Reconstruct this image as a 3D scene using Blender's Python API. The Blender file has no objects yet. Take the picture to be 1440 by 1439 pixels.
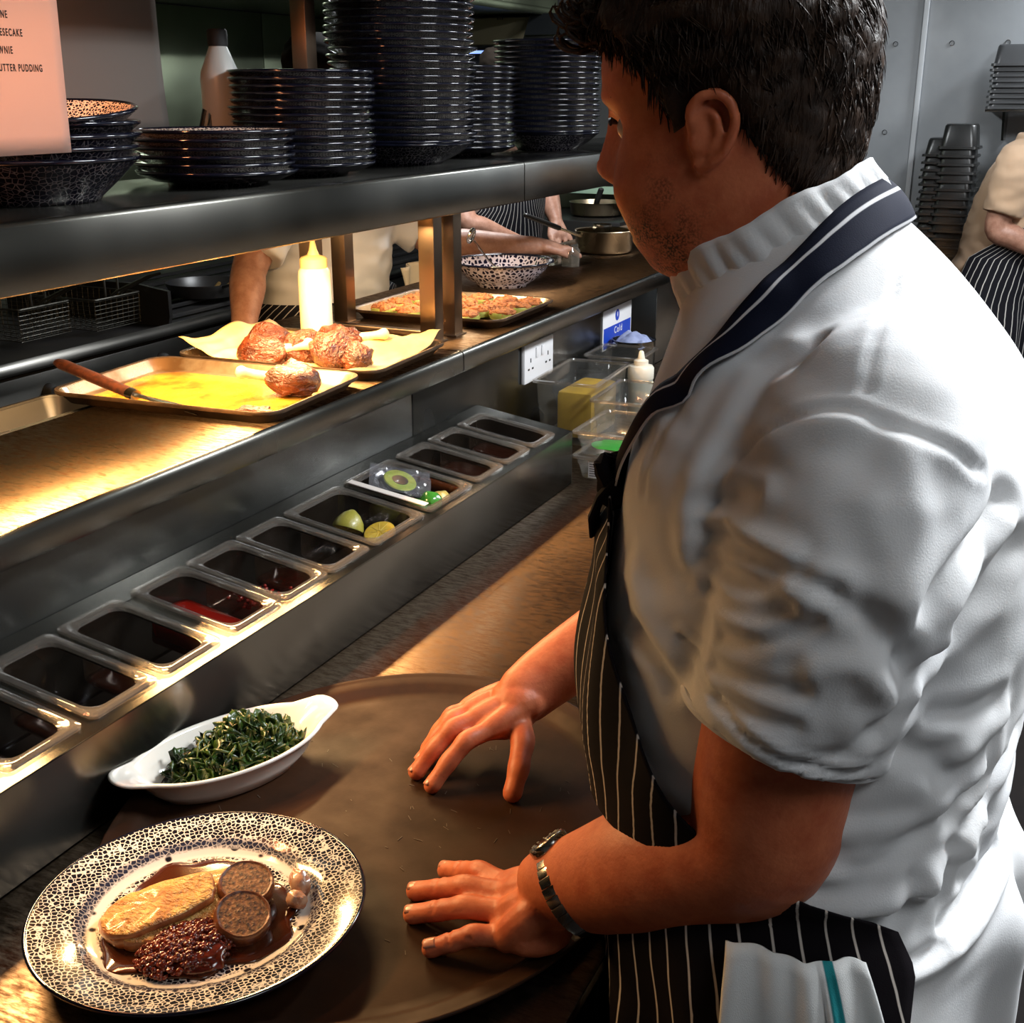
import bpy, bmesh, math, random
import numpy as np
from mathutils import Vector, Matrix, noise as mnoise
from mathutils.bvhtree import BVHTree

S = bpy.context.scene
COL = S.collection
PI = math.pi
R = math.radians
random.seed(7)

# ------------------------------------------------------------------ camera
cd = bpy.data.cameras.new('camera'); cam = bpy.data.objects.new('camera', cd); COL.objects.link(cam)
cam.location = (0, 0, 1.68)
cam.rotation_euler = (R(90 - 19.14), 0, R(25.023))
cd.sensor_width = 36; cd.lens = 36 * 1700 / 1440; cd.clip_start = .02
S.camera = cam

# ------------------------------------------------------------------ world, exposure
S.view_settings.view_transform = 'Standard'
S.view_settings.look = 'None'
S.view_settings.gamma = 1
S.view_settings.use_curve_mapping = False
S.view_settings.exposure = 0.0
W = bpy.data.worlds.new('world'); S.world = W; W.use_nodes = True
W.node_tree.nodes['Background'].inputs[0].default_value = (.5, .55, .6, 1)
W.node_tree.nodes['Background'].inputs[1].default_value = .006

def area(name, loc, rot, sx, sy, power, color):
    l = bpy.data.lights.new(name, 'AREA'); l.shape = 'RECTANGLE'; l.size = sx; l.size_y = sy
    l.energy = power; l.color = color
    o = bpy.data.objects.new(name, l); o.location = loc; o.rotation_euler = rot; COL.objects.link(o)
    return o

# ceiling panels over the aisle of the front cook (their housings are built with the ceiling)
PANELS = [((.60, 1.85, 2.52), .8, .4, 80), ((.40, 3.50, 2.52), .6, .3, 50), ((.35, 5.70, 2.52), .6, .3, 44), ((.80, .20, 2.52), .8, .4, 6.5),  # fourth panel is an added, unseen fill for the shaded sides
          ((-1.75, 3.85, 2.52), .8, .4, 46)]  # panel added to brighten the cook behind the pass
for i, (loc, ly, lx, pw) in enumerate(PANELS):
    area('ceiling_panel_light', loc, (0, 0, 0), lx, ly, pw, (.93, .97, 1.0))
# strip heat lamps under the gantry shelf, pointing down on the pass
HEAT = [(-1.26, .93, 1.43), (-1.26, 1.68, 1.43), (-1.33, 2.52, 1.43)]  # third lamp is added to light the cook behind and the crumbed tray
for k, loc in enumerate(HEAT):
    area('heat_lamp_light', loc, (0, 0, 0), .05, .5, (19, 19, 4)[k], (1, .60 if k < 2 else .78, .25 if k < 2 else .5))
# one more heat lamp under the upper tier, behind the hanging order sheets
HEAT_UP = (-1.32, 1.02, 1.925)
area('heat_lamp_light', HEAT_UP, (0, 0, 0), .05, .4, 8, (1, .36, .15))

# ------------------------------------------------------------------ node materials
def nodes(name):
    m = bpy.data.materials.new(name); m.use_nodes = True
    nt = m.node_tree; b = nt.nodes['Principled BSDF']
    return m, nt, b

def N(nt, t, **kw):
    n = nt.nodes.new(t)
    for k, v in kw.items():
        if k.startswith('i_'):
            n.inputs[k[2:].replace('_', ' ')].default_value = v
        else:
            setattr(n, k, v)
    return n

def ramp(nt, stops, interp='LINEAR'):
    r = nt.nodes.new('ShaderNodeValToRGB'); cr = r.color_ramp; cr.interpolation = interp
    while len(cr.elements) < len(stops): cr.elements.new(.5)
    for e, (p, c) in zip(cr.elements, stops):
        e.position = p; e.color = (c[0], c[1], c[2], 1) if len(c) == 3 else c
    return r

def c4(c): return (c[0], c[1], c[2], 1)

def mat(name, color, rough=.5, metal=0., spec=.5, var=None, vscale=(20, 20, 20), bump=0, bscale=None, bdist=.002,
        coat=0, sss=0, trans=0, alpha=1, sheen=0, emit=None, estr=0, detail=4, rvar=0):
    """Principled with object-space noise that mixes `color` with `var`, and a noise bump."""
    m, nt, b = nodes(name)
    b.inputs['Base Color'].default_value = c4(color)
    b.inputs['Roughness'].default_value = rough
    b.inputs['Metallic'].default_value = metal
    b.inputs['Specular IOR Level'].default_value = spec
    b.inputs['Coat Weight'].default_value = coat
    b.inputs['Coat Roughness'].default_value = .08
    b.inputs['Sheen Weight'].default_value = sheen
    b.inputs['Transmission Weight'].default_value = trans
    b.inputs['Alpha'].default_value = alpha
    if sss:
        b.inputs['Subsurface Weight'].default_value = sss
        b.inputs['Subsurface Radius'].default_value = (.012, .004, .002)
        b.inputs['Subsurface Scale'].default_value = 1
    if emit:
        b.inputs['Emission Color'].default_value = c4(emit); b.inputs['Emission Strength'].default_value = estr
    if var or bump or rvar:
        tc = N(nt, 'ShaderNodeTexCoord'); mp = N(nt, 'ShaderNodeMapping'); mp.inputs['Scale'].default_value = vscale
        nt.links.new(tc.outputs['Object'], mp.inputs[0])
        nz = N(nt, 'ShaderNodeTexNoise', i_Scale=1.0, i_Detail=float(detail), i_Roughness=.6)
        nt.links.new(mp.outputs[0], nz.inputs[0])
        if var:
            r = ramp(nt, [(.35, color), (.65, var)]); nt.links.new(nz.outputs[0], r.inputs[0])
            nt.links.new(r.outputs[0], b.inputs['Base Color'])
        if rvar:
            mr = N(nt, 'ShaderNodeMapRange'); mr.inputs['From Min'].default_value = .3; mr.inputs['From Max'].default_value = .7
            mr.inputs['To Min'].default_value = max(0, rough - rvar); mr.inputs['To Max'].default_value = rough + rvar
            nt.links.new(nz.outputs[0], mr.inputs[0]); nt.links.new(mr.outputs[0], b.inputs['Roughness'])
        if bump:
            mp2 = N(nt, 'ShaderNodeMapping'); mp2.inputs['Scale'].default_value = bscale or vscale
            nt.links.new(tc.outputs['Object'], mp2.inputs[0])
            n2 = N(nt, 'ShaderNodeTexNoise', i_Scale=1.0, i_Detail=3.0, i_Roughness=.6); nt.links.new(mp2.outputs[0], n2.inputs[0])
            bp = N(nt, 'ShaderNodeBump', i_Strength=bump, i_Distance=bdist); nt.links.new(n2.outputs[0], bp.inputs['Height'])
            nt.links.new(bp.outputs[0], b.inputs['Normal'])
    return m

def steel(name, color=(.42, .42, .40), rough=.3, grain='y', smear=.12, worn=None, bump=.04, along=False):
    """brushed stainless: fine grain along one axis spreads highlights across it; cloudy roughness"""
    m, nt, b = nodes(name)
    b.inputs['Metallic'].default_value = 1
    tc = N(nt, 'ShaderNodeTexCoord')
    mp = N(nt, 'ShaderNodeMapping')
    mp.inputs['Scale'].default_value = {'y': (700, 6, 700), 'x': (6, 700, 700), 'z': (700, 700, 6)}[grain]
    nt.links.new(tc.outputs['Object'], mp.inputs[0])
    b.inputs['Anisotropic'].default_value = .9
    tg = N(nt, 'ShaderNodeCombineXYZ')
    for k_, v_ in enumerate({'y': (0, 1, 0), 'x': (1, 0, 0), 'z': (0, 0, 1)}[grain] if along else {'y': (1, 0, 1), 'x': (0, 1, 1), 'z': (1, 1, 0)}[grain]): tg.inputs[k_].default_value = v_
    nt.links.new(tg.outputs[0], b.inputs['Tangent'])
    fine = N(nt, 'ShaderNodeTexNoise', i_Scale=1.0, i_Detail=2.0); nt.links.new(mp.outputs[0], fine.inputs[0])
    cl = N(nt, 'ShaderNodeTexNoise', i_Scale=4.0, i_Detail=2.0, i_Roughness=.5); nt.links.new(tc.outputs['Object'], cl.inputs[0])
    r = ramp(nt, [(.3, [c * .86 for c in color]), (.7, color)]); nt.links.new(cl.outputs[0], r.inputs[0])
    nt.links.new(r.outputs[0], b.inputs['Base Color'])
    mr = N(nt, 'ShaderNodeMapRange'); mr.inputs['From Min'].default_value = .3; mr.inputs['From Max'].default_value = .7
    mr.inputs['To Min'].default_value = rough - .03; mr.inputs['To Max'].default_value = rough + smear * .5
    nt.links.new(cl.outputs[0], mr.inputs[0]); nt.links.new(mr.outputs[0], b.inputs['Roughness'])
    bp = N(nt, 'ShaderNodeBump', i_Strength=bump, i_Distance=.0006); nt.links.new(fine.outputs[0], bp.inputs['Height'])
    nt.links.new(bp.outputs[0], b.inputs['Normal'])
    if worn:      # scratches of another tone along the grain
        mp3 = N(nt, 'ShaderNodeMapping'); mp3.inputs['Scale'].default_value = worn[1]; mp3.inputs['Rotation'].default_value = (0, 0, worn[2])
        nt.links.new(tc.outputs['Object'], mp3.inputs[0])
        n3 = N(nt, 'ShaderNodeTexNoise', i_Scale=1.0, i_Detail=8.0, i_Roughness=.75); nt.links.new(mp3.outputs[0], n3.inputs[0])
        r3 = ramp(nt, [(.42, (0, 0, 0)), (.62, (1, 1, 1))]); nt.links.new(n3.outputs[0], r3.inputs[0])
        mx = N(nt, 'ShaderNodeMix', data_type='RGBA'); nt.links.new(r3.outputs[0], mx.inputs[0])
        nt.links.new(r.outputs[0], mx.inputs[6]); mx.inputs[7].default_value = c4(worn[0])
        nt.links.new(mx.outputs[2], b.inputs['Base Color'])
        ad = N(nt, 'ShaderNodeMath', operation='MULTIPLY_ADD'); ad.inputs[1].default_value = .3
        nt.links.new(r3.outputs[0], ad.inputs[0]); nt.links.new(mr.outputs[0], ad.inputs[2]); nt.links.new(ad.outputs[0], b.inputs['Roughness'])
    return m

def clear(name, tint=(.9, .88, .84), rough=.06, body=.12, bcol=(.5, .45, .4)):
    """thin clear plastic or glass: fresnel mix of tinted transparency and gloss, with a little milky body"""
    m = bpy.data.materials.new(name); m.use_nodes = True; nt = m.node_tree; nt.nodes.clear()
    out = N(nt, 'ShaderNodeOutputMaterial'); tr = N(nt, 'ShaderNodeBsdfTransparent'); tr.inputs[0].default_value = c4(tint)
    gl = N(nt, 'ShaderNodeBsdfGlossy'); gl.inputs['Roughness'].default_value = rough; gl.inputs[0].default_value = (1, 1, 1, 1)
    lw = N(nt, 'ShaderNodeLayerWeight'); lw.inputs['Blend'].default_value = .5
    pw = N(nt, 'ShaderNodeMath', operation='POWER'); pw.inputs[1].default_value = 4.0; nt.links.new(lw.outputs['Facing'], pw.inputs[0])
    fr = N(nt, 'ShaderNodeMath', operation='MULTIPLY_ADD'); fr.inputs[1].default_value = .8; fr.inputs[2].default_value = .045; nt.links.new(pw.outputs[0], fr.inputs[0])
    df = N(nt, 'ShaderNodeBsdfDiffuse'); df.inputs[0].default_value = c4(bcol)
    m1 = N(nt, 'ShaderNodeMixShader'); m1.inputs[0].default_value = body
    nt.links.new(tr.outputs[0], m1.inputs[1]); nt.links.new(df.outputs[0], m1.inputs[2])
    m2 = N(nt, 'ShaderNodeMixShader'); nt.links.new(fr.outputs[0], m2.inputs[0])
    nt.links.new(m1.outputs[0], m2.inputs[1]); nt.links.new(gl.outputs[0], m2.inputs[2]); nt.links.new(m2.outputs[0], out.inputs[0])
    return m

# ------------------------------------------------------------------ mesh helpers
def frames(P, up=None):
    """parallel transport frames along a polyline"""
    P = [Vector(p) for p in P]; T = []
    for i in range(len(P)):
        a = P[max(0, i - 1)]; b = P[min(len(P) - 1, i + 1)]; T.append((b - a).normalized())
    u = Vector(up) if up else (Vector((0, 0, 1)) if abs(T[0].z) < .9 else Vector((1, 0, 0)))
    out = []
    for t in T:
        n = (u - t * u.dot(t))
        if n.length < 1e-6: n = t.orthogonal()
        n.normalize(); bb = t.cross(n); out.append((n, bb)); u = n
    return out

def spline(P, n):
    """Catmull-Rom through P (tuples of any length), n samples per span"""
    P = np.array(P, float); out = []
    Q = np.vstack([2 * P[0] - P[1], P, 2 * P[-1] - P[-2]])
    for i in range(1, len(Q) - 2):
        for k in range(n):
            t = k / n; p0, p1, p2, p3 = Q[i - 1], Q[i], Q[i + 1], Q[i + 2]
            out.append(.5 * ((2 * p1) + (-p0 + p2) * t + (2 * p0 - 5 * p1 + 4 * p2 - p3) * t * t + (-p0 + 3 * p1 - 3 * p2 + p3) * t ** 3))
    out.append(P[-1]); return np.array(out)

class G:
    def __init__(s): s.v = []; s.f = []; s.uv = {}
    def add(s, vs, fs):
        o = len(s.v); s.v += [tuple(v) for v in vs]; s.f += [tuple(i + o for i in f) for f in fs]; return o
    def box(s, a, b, bev=0, m=None):
        x0, y0, z0 = [min(p, q) for p, q in zip(a, b)]; x1, y1, z1 = [max(p, q) for p, q in zip(a, b)]
        if bev <= 0:
            V = [(x0, y0, z0), (x1, y0, z0), (x1, y1, z0), (x0, y1, z0), (x0, y0, z1), (x1, y0, z1), (x1, y1, z1), (x0, y1, z1)]
            F = [(0, 3, 2, 1), (4, 5, 6, 7), (0, 1, 5, 4), (1, 2, 6, 5), (2, 3, 7, 6), (3, 0, 4, 7)]
        else:
            bm = bmesh.new(); bmesh.ops.create_cube(bm, size=1)
            for v in bm.verts: v.co = Vector(((x0 + x1) / 2 + v.co.x * (x1 - x0), (y0 + y1) / 2 + v.co.y * (y1 - y0), (z0 + z1) / 2 + v.co.z * (z1 - z0)))
            bmesh.ops.bevel(bm, geom=bm.edges[:], offset=bev, segments=2, affect='EDGES', profile=.6)
            bm.verts.index_update(); V = [tuple(v.co) for v in bm.verts]; F = [tuple(v.index for v in f.verts) for f in bm.faces]; bm.free()
        if m is not None: V = [tuple(m @ Vector(v)) for v in V]
        s.add(V, F); return s
    def loft(s, rings, caps=(True, True), closed=False):
        n = len(rings[0]); o = len(s.v)
        for r in rings: s.v += [tuple(p) for p in r]
        k = len(rings)
        for i in range(k if closed else k - 1):
            a = o + i * n; b = o + ((i + 1) % k) * n
            for j in range(n):
                j2 = (j + 1) % n; s.f.append((a + j, a + j2, b + j2, b + j))
        if not closed:
            if caps[0]: s.f.append(tuple(o + j for j in reversed(range(n))))
            if caps[1]: s.f.append(tuple(o + (k - 1) * n + j for j in range(n)))
        return s
    def tube(s, P, r, n=10, caps=(True, True), up=None, closed=False):
        """r: number, list of numbers, or list of (rn, rb) pairs"""
        P = [tuple(p)[:3] for p in P]
        if not isinstance(r, (list, tuple, np.ndarray)): r = [r] * len(P)
        rings = []
        fr = frames(P, up)
        for p, rr, (a, b) in zip(P, r, fr):
            ra, rb = (rr, rr) if not isinstance(rr, (list, tuple, np.ndarray)) else (rr[0], rr[1])
            p = Vector(p)
            rings.append([p + a * (math.cos(t) * ra) + b * (math.sin(t) * rb) for t in [2 * PI * j / n for j in range(n)]])
        return s.loft(rings, caps, closed)
    def limb(s, P, k=5, n=14, up=None, round_ends=True):
        """P rows: x y z ra rb; splined; round ends"""
        Q = spline(P, k); pts = [tuple(q[:3]) for q in Q]; rr = [(max(q[3], .0005), max(q[4], .0005)) for q in Q]
        if round_ends:
            for end in (0, 1):
                a, b = (pts[0], pts[1]) if end == 0 else (pts[-1], pts[-2])
                d = (Vector(a) - Vector(b)).normalized(); r0 = rr[0] if end == 0 else rr[-1]; m = min(r0)
                ex = [(tuple(Vector(a) + d * m * math.sin(t)), (r0[0] * math.cos(t), r0[1] * math.cos(t))) for t in (R(30), R(55), R(78))]
                if end == 0:
                    pts = [e[0] for e in reversed(ex)] + pts; rr = [e[1] for e in reversed(ex)] + rr
                else:
                    pts += [e[0] for e in ex]; rr += [e[1] for e in ex]
        return s.tube(pts, rr, n, up=up)
    def lathe(s, prof, n=32, c=(0, 0, 0), sx=1, sy=1, m=None, closed=False):
        rings = []
        for r, z in prof:
            ring = [Vector((c[0] + r * sx * math.cos(2 * PI * j / n), c[1] + r * sy * math.sin(2 * PI * j / n), c[2] + z)) for j in range(n)]
            if m is not None: ring = [m @ p for p in ring]
            rings.append(ring)
        return s.loft(rings, (False, False), closed)
    def ball(s, c, r, nu=14, nv=9, jit=0, seed=0, m=None):
        rx, ry, rz = r if isinstance(r, (list, tuple)) else (r, r, r); rings = []
        for i in range(nv + 1):
            t = PI * (.04 + .92 * i / nv) - PI / 2; ring = []
            for j in range(nu):
                a = 2 * PI * j / nu; d = Vector((math.cos(t) * math.cos(a), math.cos(t) * math.sin(a), math.sin(t)))
                k = 1 + (jit * mnoise.noise(d * 2.2 + Vector((seed * 3.1, seed, 0))) if jit else 0)
                p = Vector((d.x * rx * k, d.y * ry * k, d.z * rz * k))
                if m is not None: p = m @ p
                ring.append(Vector(c) + p)
            rings.append(ring)
        return s.loft(rings)
    def prism(s, poly, axis, a, b):
        def P(u, v, w): return {'x': (w, u, v), 'y': (u, w, v), 'z': (u, v, w)}[axis]
        n = len(poly); V = [P(u, v, a) for u, v in poly] + [P(u, v, b) for u, v in poly]
        F = [tuple(reversed(range(n))), tuple(range(n, 2 * n))] + [(i, (i + 1) % n, n + (i + 1) % n, n + i) for i in range(n)]
        s.add(V, F); return s
    def grid(s, fn, nu, nv, uv=None):
        o = len(s.v)
        for i in range(nu + 1):
            for j in range(nv + 1):
                s.v.append(tuple(fn(i / nu, j / nv)))
                if uv: s.uv[len(s.v) - 1] = uv(i / nu, j / nv)
        w = nv + 1
        for i in range(nu):
            for j in range(nv):
                s.f.append((o + i * w + j, o + (i + 1) * w + j, o + (i + 1) * w + j + 1, o + i * w + j + 1))
        return s
    def mesh(s, name, ang=40):
        me = bpy.data.meshes.new(name); me.from_pydata([tuple(map(float, v)) for v in s.v], [], s.f); me.validate()
        bm = bmesh.new(); bm.from_mesh(me); bmesh.ops.recalc_face_normals(bm, faces=bm.faces[:]); bm.to_mesh(me); bm.free()
        if s.uv:
            ul = me.uv_layers.new(name='UVMap')
            for lp in me.loops: ul.data[lp.index].uv = s.uv.get(lp.vertex_index, (0, 0))
        me.polygons.foreach_set('use_smooth', [True] * len(me.polygons))
        if ang < 180: me.set_sharp_from_angle(angle=R(ang))
        return me
    def build(s, name, m, parent=None, ang=40, loc=None, rz=0):
        o = bpy.data.objects.new(name, s.mesh(name, ang)); COL.objects.link(o)
        if m: o.data.materials.append(m)
        if parent: o.parent = parent
        if loc is not None: o.location = loc
        if rz: o.rotation_euler = (0, 0, rz)
        return o

ORD = ['first', 'second', 'third', 'fourth', 'fifth', 'sixth', 'seventh', 'eighth', 'ninth', 'tenth', 'eleventh', 'twelfth', 'thirteenth', 'fourteenth', 'fifteenth', 'sixteenth', 'seventeenth', 'eighteenth', 'nineteenth', 'twentieth', 'twenty-first', 'twenty-second', 'twenty-third', 'twenty-fourth', 'twenty-fifth']

def tag(o, label=None, cat=None, group=None, kind=None):
    if label: o['label'] = label
    if cat: o['category'] = cat
    if group: o['group'] = group
    if kind: o['kind'] = kind
    return o

def thing(name, label, cat, loc=(0, 0, 0), rz=0, group=None):
    o = bpy.data.objects.new(name, None); COL.objects.link(o); o.empty_display_size = .05
    o.location = loc; o.rotation_euler = (0, 0, rz)
    return tag(o, label, cat, group)

def dup(root, loc, rz=0, label=None, group=None, rot=None):
    r = root.copy(); COL.objects.link(r); r.location = loc; r.rotation_euler = rot if rot else (0, 0, rz)
    if label: r['label'] = label
    if group: r['group'] = group
    for ch in list(root.children):
        c = ch.copy(); COL.objects.link(c); c.parent = r
        for g in list(ch.children):
            d = g.copy(); COL.objects.link(d); d.parent = c
    return r

def struct(name, g, m, ang=40):
    o = g.build(name, m, ang=ang); o['kind'] = 'structure'; return o

def solidify(o, t, off=1):
    md = o.modifiers.new('thick', 'SOLIDIFY'); md.thickness = t; md.offset = off; return o

def bake(o):
    """apply the object's modifiers"""
    dg = bpy.context.evaluated_depsgraph_get(); dg.update(); me = bpy.data.meshes.new_from_object(o.evaluated_get(dg))
    old = o.data; o.modifiers.clear(); o.data = me; bpy.data.meshes.remove(old); return o

def rrect(w, d, r, n=5, z=0, cx=0, cy=0):
    """rounded rectangle ring in the xy plane"""
    out = []
    for sx, sy, a0 in ((1, 1, 0), (-1, 1, 90), (-1, -1, 180), (1, -1, 270)):
        for k in range(n + 1):
            a = R(a0 + 90 * k / n); out.append(Vector((cx + sx * (w / 2 - r) + r * math.cos(a), cy + sy * (d / 2 - r) + r * math.sin(a), z)))
    return out

def sstep(a, b, x):
    t = np.clip((x - a) / (b - a), 0, 1); return t * t * (3 - 2 * t)
# ------------------------------------------------------------------ materials of the room
ST = steel('brushed_steel', (.145, .142, .126), .215)
STD = steel('dull_steel', (.12, .12, .113), .22)
STX = steel('cross_grain_steel', (.36, .37, .35), .32, 'x')
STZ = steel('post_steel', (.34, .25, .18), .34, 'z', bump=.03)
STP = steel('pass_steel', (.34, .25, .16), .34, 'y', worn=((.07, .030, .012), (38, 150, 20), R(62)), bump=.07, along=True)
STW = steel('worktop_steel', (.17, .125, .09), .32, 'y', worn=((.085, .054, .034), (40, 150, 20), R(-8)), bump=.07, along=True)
STB = steel('hood_steel', (.36, .41, .28), .32, 'z', bump=.06)
BLK = mat('black_enamel', (.012, .012, .013), .35, var=(.02, .018, .016), vscale=(9, 9, 9))
RUB = mat('black_rubber', (.008, .008, .008), .7)
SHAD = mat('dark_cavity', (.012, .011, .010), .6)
FLOOR = mat('quarry_floor', (.012, .009, .008), .8, spec=.15, var=(.008, .006, .006), vscale=(6, 6, 6), bump=.2)
CLAD = mat('grey_cladding', (.28, .295, .31), .45, var=(.23, .245, .26), vscale=(3, 3, 3), rvar=.08)
CEIL = mat('ceiling_white', (.55, .55, .53), .8)
DARKW = mat('dark_wall', (.10, .10, .10), .7)

# ------------------------------------------------------------------ room shell
struct('floor', G().box((-4.0, -1.9, -.08), (1.9, 6.3, 0)), FLOOR)
struct('ceiling', G().box((-4.0, -1.9, 2.56), (1.9, 6.3, 2.64)), CEIL)
wl = struct('wall_left', G().box((-4.0, -1.9, 0), (-3.78, 6.3, 2.56)), DARKW)
wf = struct('wall_far', G().box((-4.0, 6.06, 0), (1.9, 6.3, 2.56)), DARKW)
struct('wall_right', G().box((1.7, -1.9, 0), (1.9, 6.3, 2.56)), DARKW)
struct('wall_near', G().box((-4.0, -1.9, 0), (1.9, -1.7, 2.56)), DARKW)
# steel lining of the cook line wall, sheet by sheet
for k in range(7):
    y0 = -.2 + k * .9
    G().box((-3.78, y0 + .003, .9), (-3.765, y0 + .897, 2.04), .003).build('steel_panel', STB, wl)
# far wall: grey cladding boards with a raised joint strip and fixing screws
for x0, x1 in ((-1.02, -.792), (-.776, .42), (.436, 1.69)):
    G().box((x0, 6.03, .1), (x1, 6.06, 2.55), .002).build('cladding_panel', CLAD, wf)
for xs in (-.784, .428):
    G().box((xs - .011, 6.015, .1), (xs + .011, 6.06, 2.55), .004).build('joint_strip', mat('strip_grey', (.46, .48, .5), .4), wf)
SCREW = mat('screw_black', (.01, .01, .01), .4)
for xs, zs in ((-.904, 1.885), (-.662, 1.885), (-.43, 1.885), (-.915, 1.505), (-.2, 1.885), (-.915, 2.3), (-.662, 2.3)):
    G().lathe([(0, -.004), (.008, -.003), (.011, 0), (.011, .004)], 10, m=Matrix.Translation((xs, 6.028, zs)) @ Matrix.Rotation(R(90), 4, 'X')).build('screw', SCREW, wf)
g = G().box((-1.5, 6.0, 0), (-1.06, 6.06, 2.1), .004)
d1 = struct('door_1', g, mat('dark_door', (.05, .055, .06), .5))
G().box((-1.06, 5.99, 0), (-1.02, 6.06, 2.56), .004).build('frame', mat('frame_dark', (.07, .075, .08), .5), d1)
G().box((-1.45, 5.97, 1.0), (-1.42, 6.0, 1.2), .006).build('handle', ST, d1)

# ceiling panels
DIFF = mat('panel_diffuser', (.9, .9, .9), .5, emit=(.93, .97, 1), estr=3.0)
PFR = mat('panel_frame', (.7, .7, .7), .5)
for i, (loc, ly, lx, pw) in enumerate(PANELS):
    lab = ['white ceiling light panel above the cook in white', 'white ceiling light panel over the far part of the front worktop', 'white ceiling light panel near the grey far wall',
           'added unseen fill light panel nearest the viewer', 'added light panel over the cooking aisle, brightening the cook there'][i]
    t = thing('ceiling_light', lab, 'ceiling light', (loc[0], loc[1], 2.56), 0, 'ceiling light panels')
    hx, hy = ly / 2, lx / 2
    for a, b in (((-hx - .03, -hy - .03, -.03), (hx + .03, -hy, 0)), ((-hx - .03, hy, -.03), (hx + .03, hy + .03, 0)),
                 ((-hx - .03, -hy, -.03), (-hx, hy, 0)), ((hx, -hy, -.03), (hx + .03, hy, 0))):
        G().box(a, b, .004).build('frame', PFR, t)
    G().box((-hx, -hy, -.02), (hx, hy, -.005)).build('diffuser', DIFF, t)

# ------------------------------------------------------------------ front worktop with its splashback
t = thing('front_worktop', 'long stainless worktop with scratched top, in front of the white-jacketed cook', 'worktop', (0, 0, 0))
G().box((-1.135, -.9, .872), (-.322, 4.25, .90), .004).build('top', STW, t)
G().box((-.332, -.9, .82), (-.317, 4.25, .898), .004).build('front_edge', STD, t)
for y in (-.8, 1.2, 3.2, 4.15):
    G().box((-.42, y, .1), (-.38, y + .04, .872), .004).build('leg', STD, t)
    G().box((-1.1, y, .1), (-1.06, y + .04, .872), .004).build('leg', STD, t)
G().box((-1.1, -.85, .25), (-.40, 4.2, .28), .004).build('undershelf', STD, t)
for y in (-.78, 1.22, 3.22, 4.17):
    for x in (-.40, -1.08):
        G().lathe([(.0, 0), (.022, 0), (.022, .02), (.014, .03), (.014, .1)], 10, c=(x, y, 0)).build('foot', RUB, t)

# serving pass: body, splash panels, top with rolled front lip, seam at y = 2.1
t = thing('serving_pass', 'raised stainless serving pass with scratched top lit by heat lamps', 'counter', (0, 0, 0))
for y0, y1 in ((-.9, 1.975), (1.979, 3.45), (3.454, 5.1)):
    G().box((-1.155, y0, .90), (-1.135, y1, 1.175), .002).build('splash_panel', STD, t)
for y0, y1, xb in ((-.9, 2.098, -1.43), (2.102, 5.1, -1.62)):
    G().box((xb, y0, 1.180), (-1.092, y1, 1.196), .003).build('top', STP if y0 < 0 else STW, t)
    # lip: rounded apron folded down from the front edge
    pr = [(-1.10, 1.196), (-1.092, 1.1955), (-1.0875, 1.192), (-1.086, 1.186), (-1.086, 1.158), (-1.088, 1.153), (-1.094, 1.152), (-1.098, 1.156), (-1.098, 1.186)]
    G().prism([(x, z) for x, z in pr], 'y', y0, y1).build('front_lip', ST, t, ang=50)
    G().box((xb + .02, y0, .1), (-1.16, y1, 1.178), .004).build('cabinet_body', STD, t)
G().box((-1.447, -.9, 1.172), (-1.43, 1.50, 1.194), .002).build('rear_strip', ST, t)
for yy in (1.10, 1.135, 1.20, 1.26):
    G().box((-1.4405, yy, 1.193), (-1.4365, yy + .022, 1.1955)).build('slot', SHAD, t)

# overshelf gantry: shelf with deep front face, posts, second tier, heat lamps are things of their own
t = thing('heated_overshelf', 'stainless gantry shelf on square posts, stacked with blue speckled plates', 'shelf', (0, 0, 0))
for y0, y1 in ((-.9, 2.528), (2.532, 4.7)):
    G().box((-1.52, y0, 1.520), (-1.158, y1, 1.536), .003).build('shelf_top', ST, t)
    pr = [(-1.165, 1.536), (-1.156, 1.5355), (-1.152, 1.533), (-1.15, 1.528), (-1.15, 1.452), (-1.152, 1.449), (-1.157, 1.448), (-1.162, 1.45), (-1.162, 1.53)]
    G().prism(pr, 'y', y0, y1).build('front_face', ST, t, ang=50)
    G().prism([(-1.50 - x - 1.165 + .0, z) for x, z in [(-1.165, 1.536), (-1.15, 1.53), (-1.15, 1.45), (-1.16, 1.45)]], 'y', y0, y1).build('rear_face', ST, t)
for x, y in ((-1.206, 2.140), (-1.206, 2.225), (-1.485, 2.130), (-1.485, 2.250), (-1.206, 4.5), (-1.485, 4.5), (-1.206, -.5), (-1.485, -.5)):
    G().box((x, y, 1.196), (x + .036, y + .036, 1.52), .003).build('post', STZ, t)
    G().box((x - .006, y - .006, 1.196), (x + .042, y + .042, 1.2), .001).build('post_foot', STZ, t)
for y in (2.085, 4.5, -.5):
    G().box((-1.485, y + .06, 1.536), (-1.449, y + .096, 1.95), .003).build('upper_post', STZ, t)
G().box((-1.50, -.9, 1.95), (-1.11, 4.7, 1.97), .003).build('upper_shelf', ST, t)
G().box((-1.135, -.9, 1.90), (-1.115, 4.7, 1.95), .003).build('ticket_rail', ST, t)
# front and rear cross tie at the floor of the gantry
G().box((-1.45, 2.185, 1.198), (-1.21, 2.205, 1.210), .002).build('base_tie', STZ, t)

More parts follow.
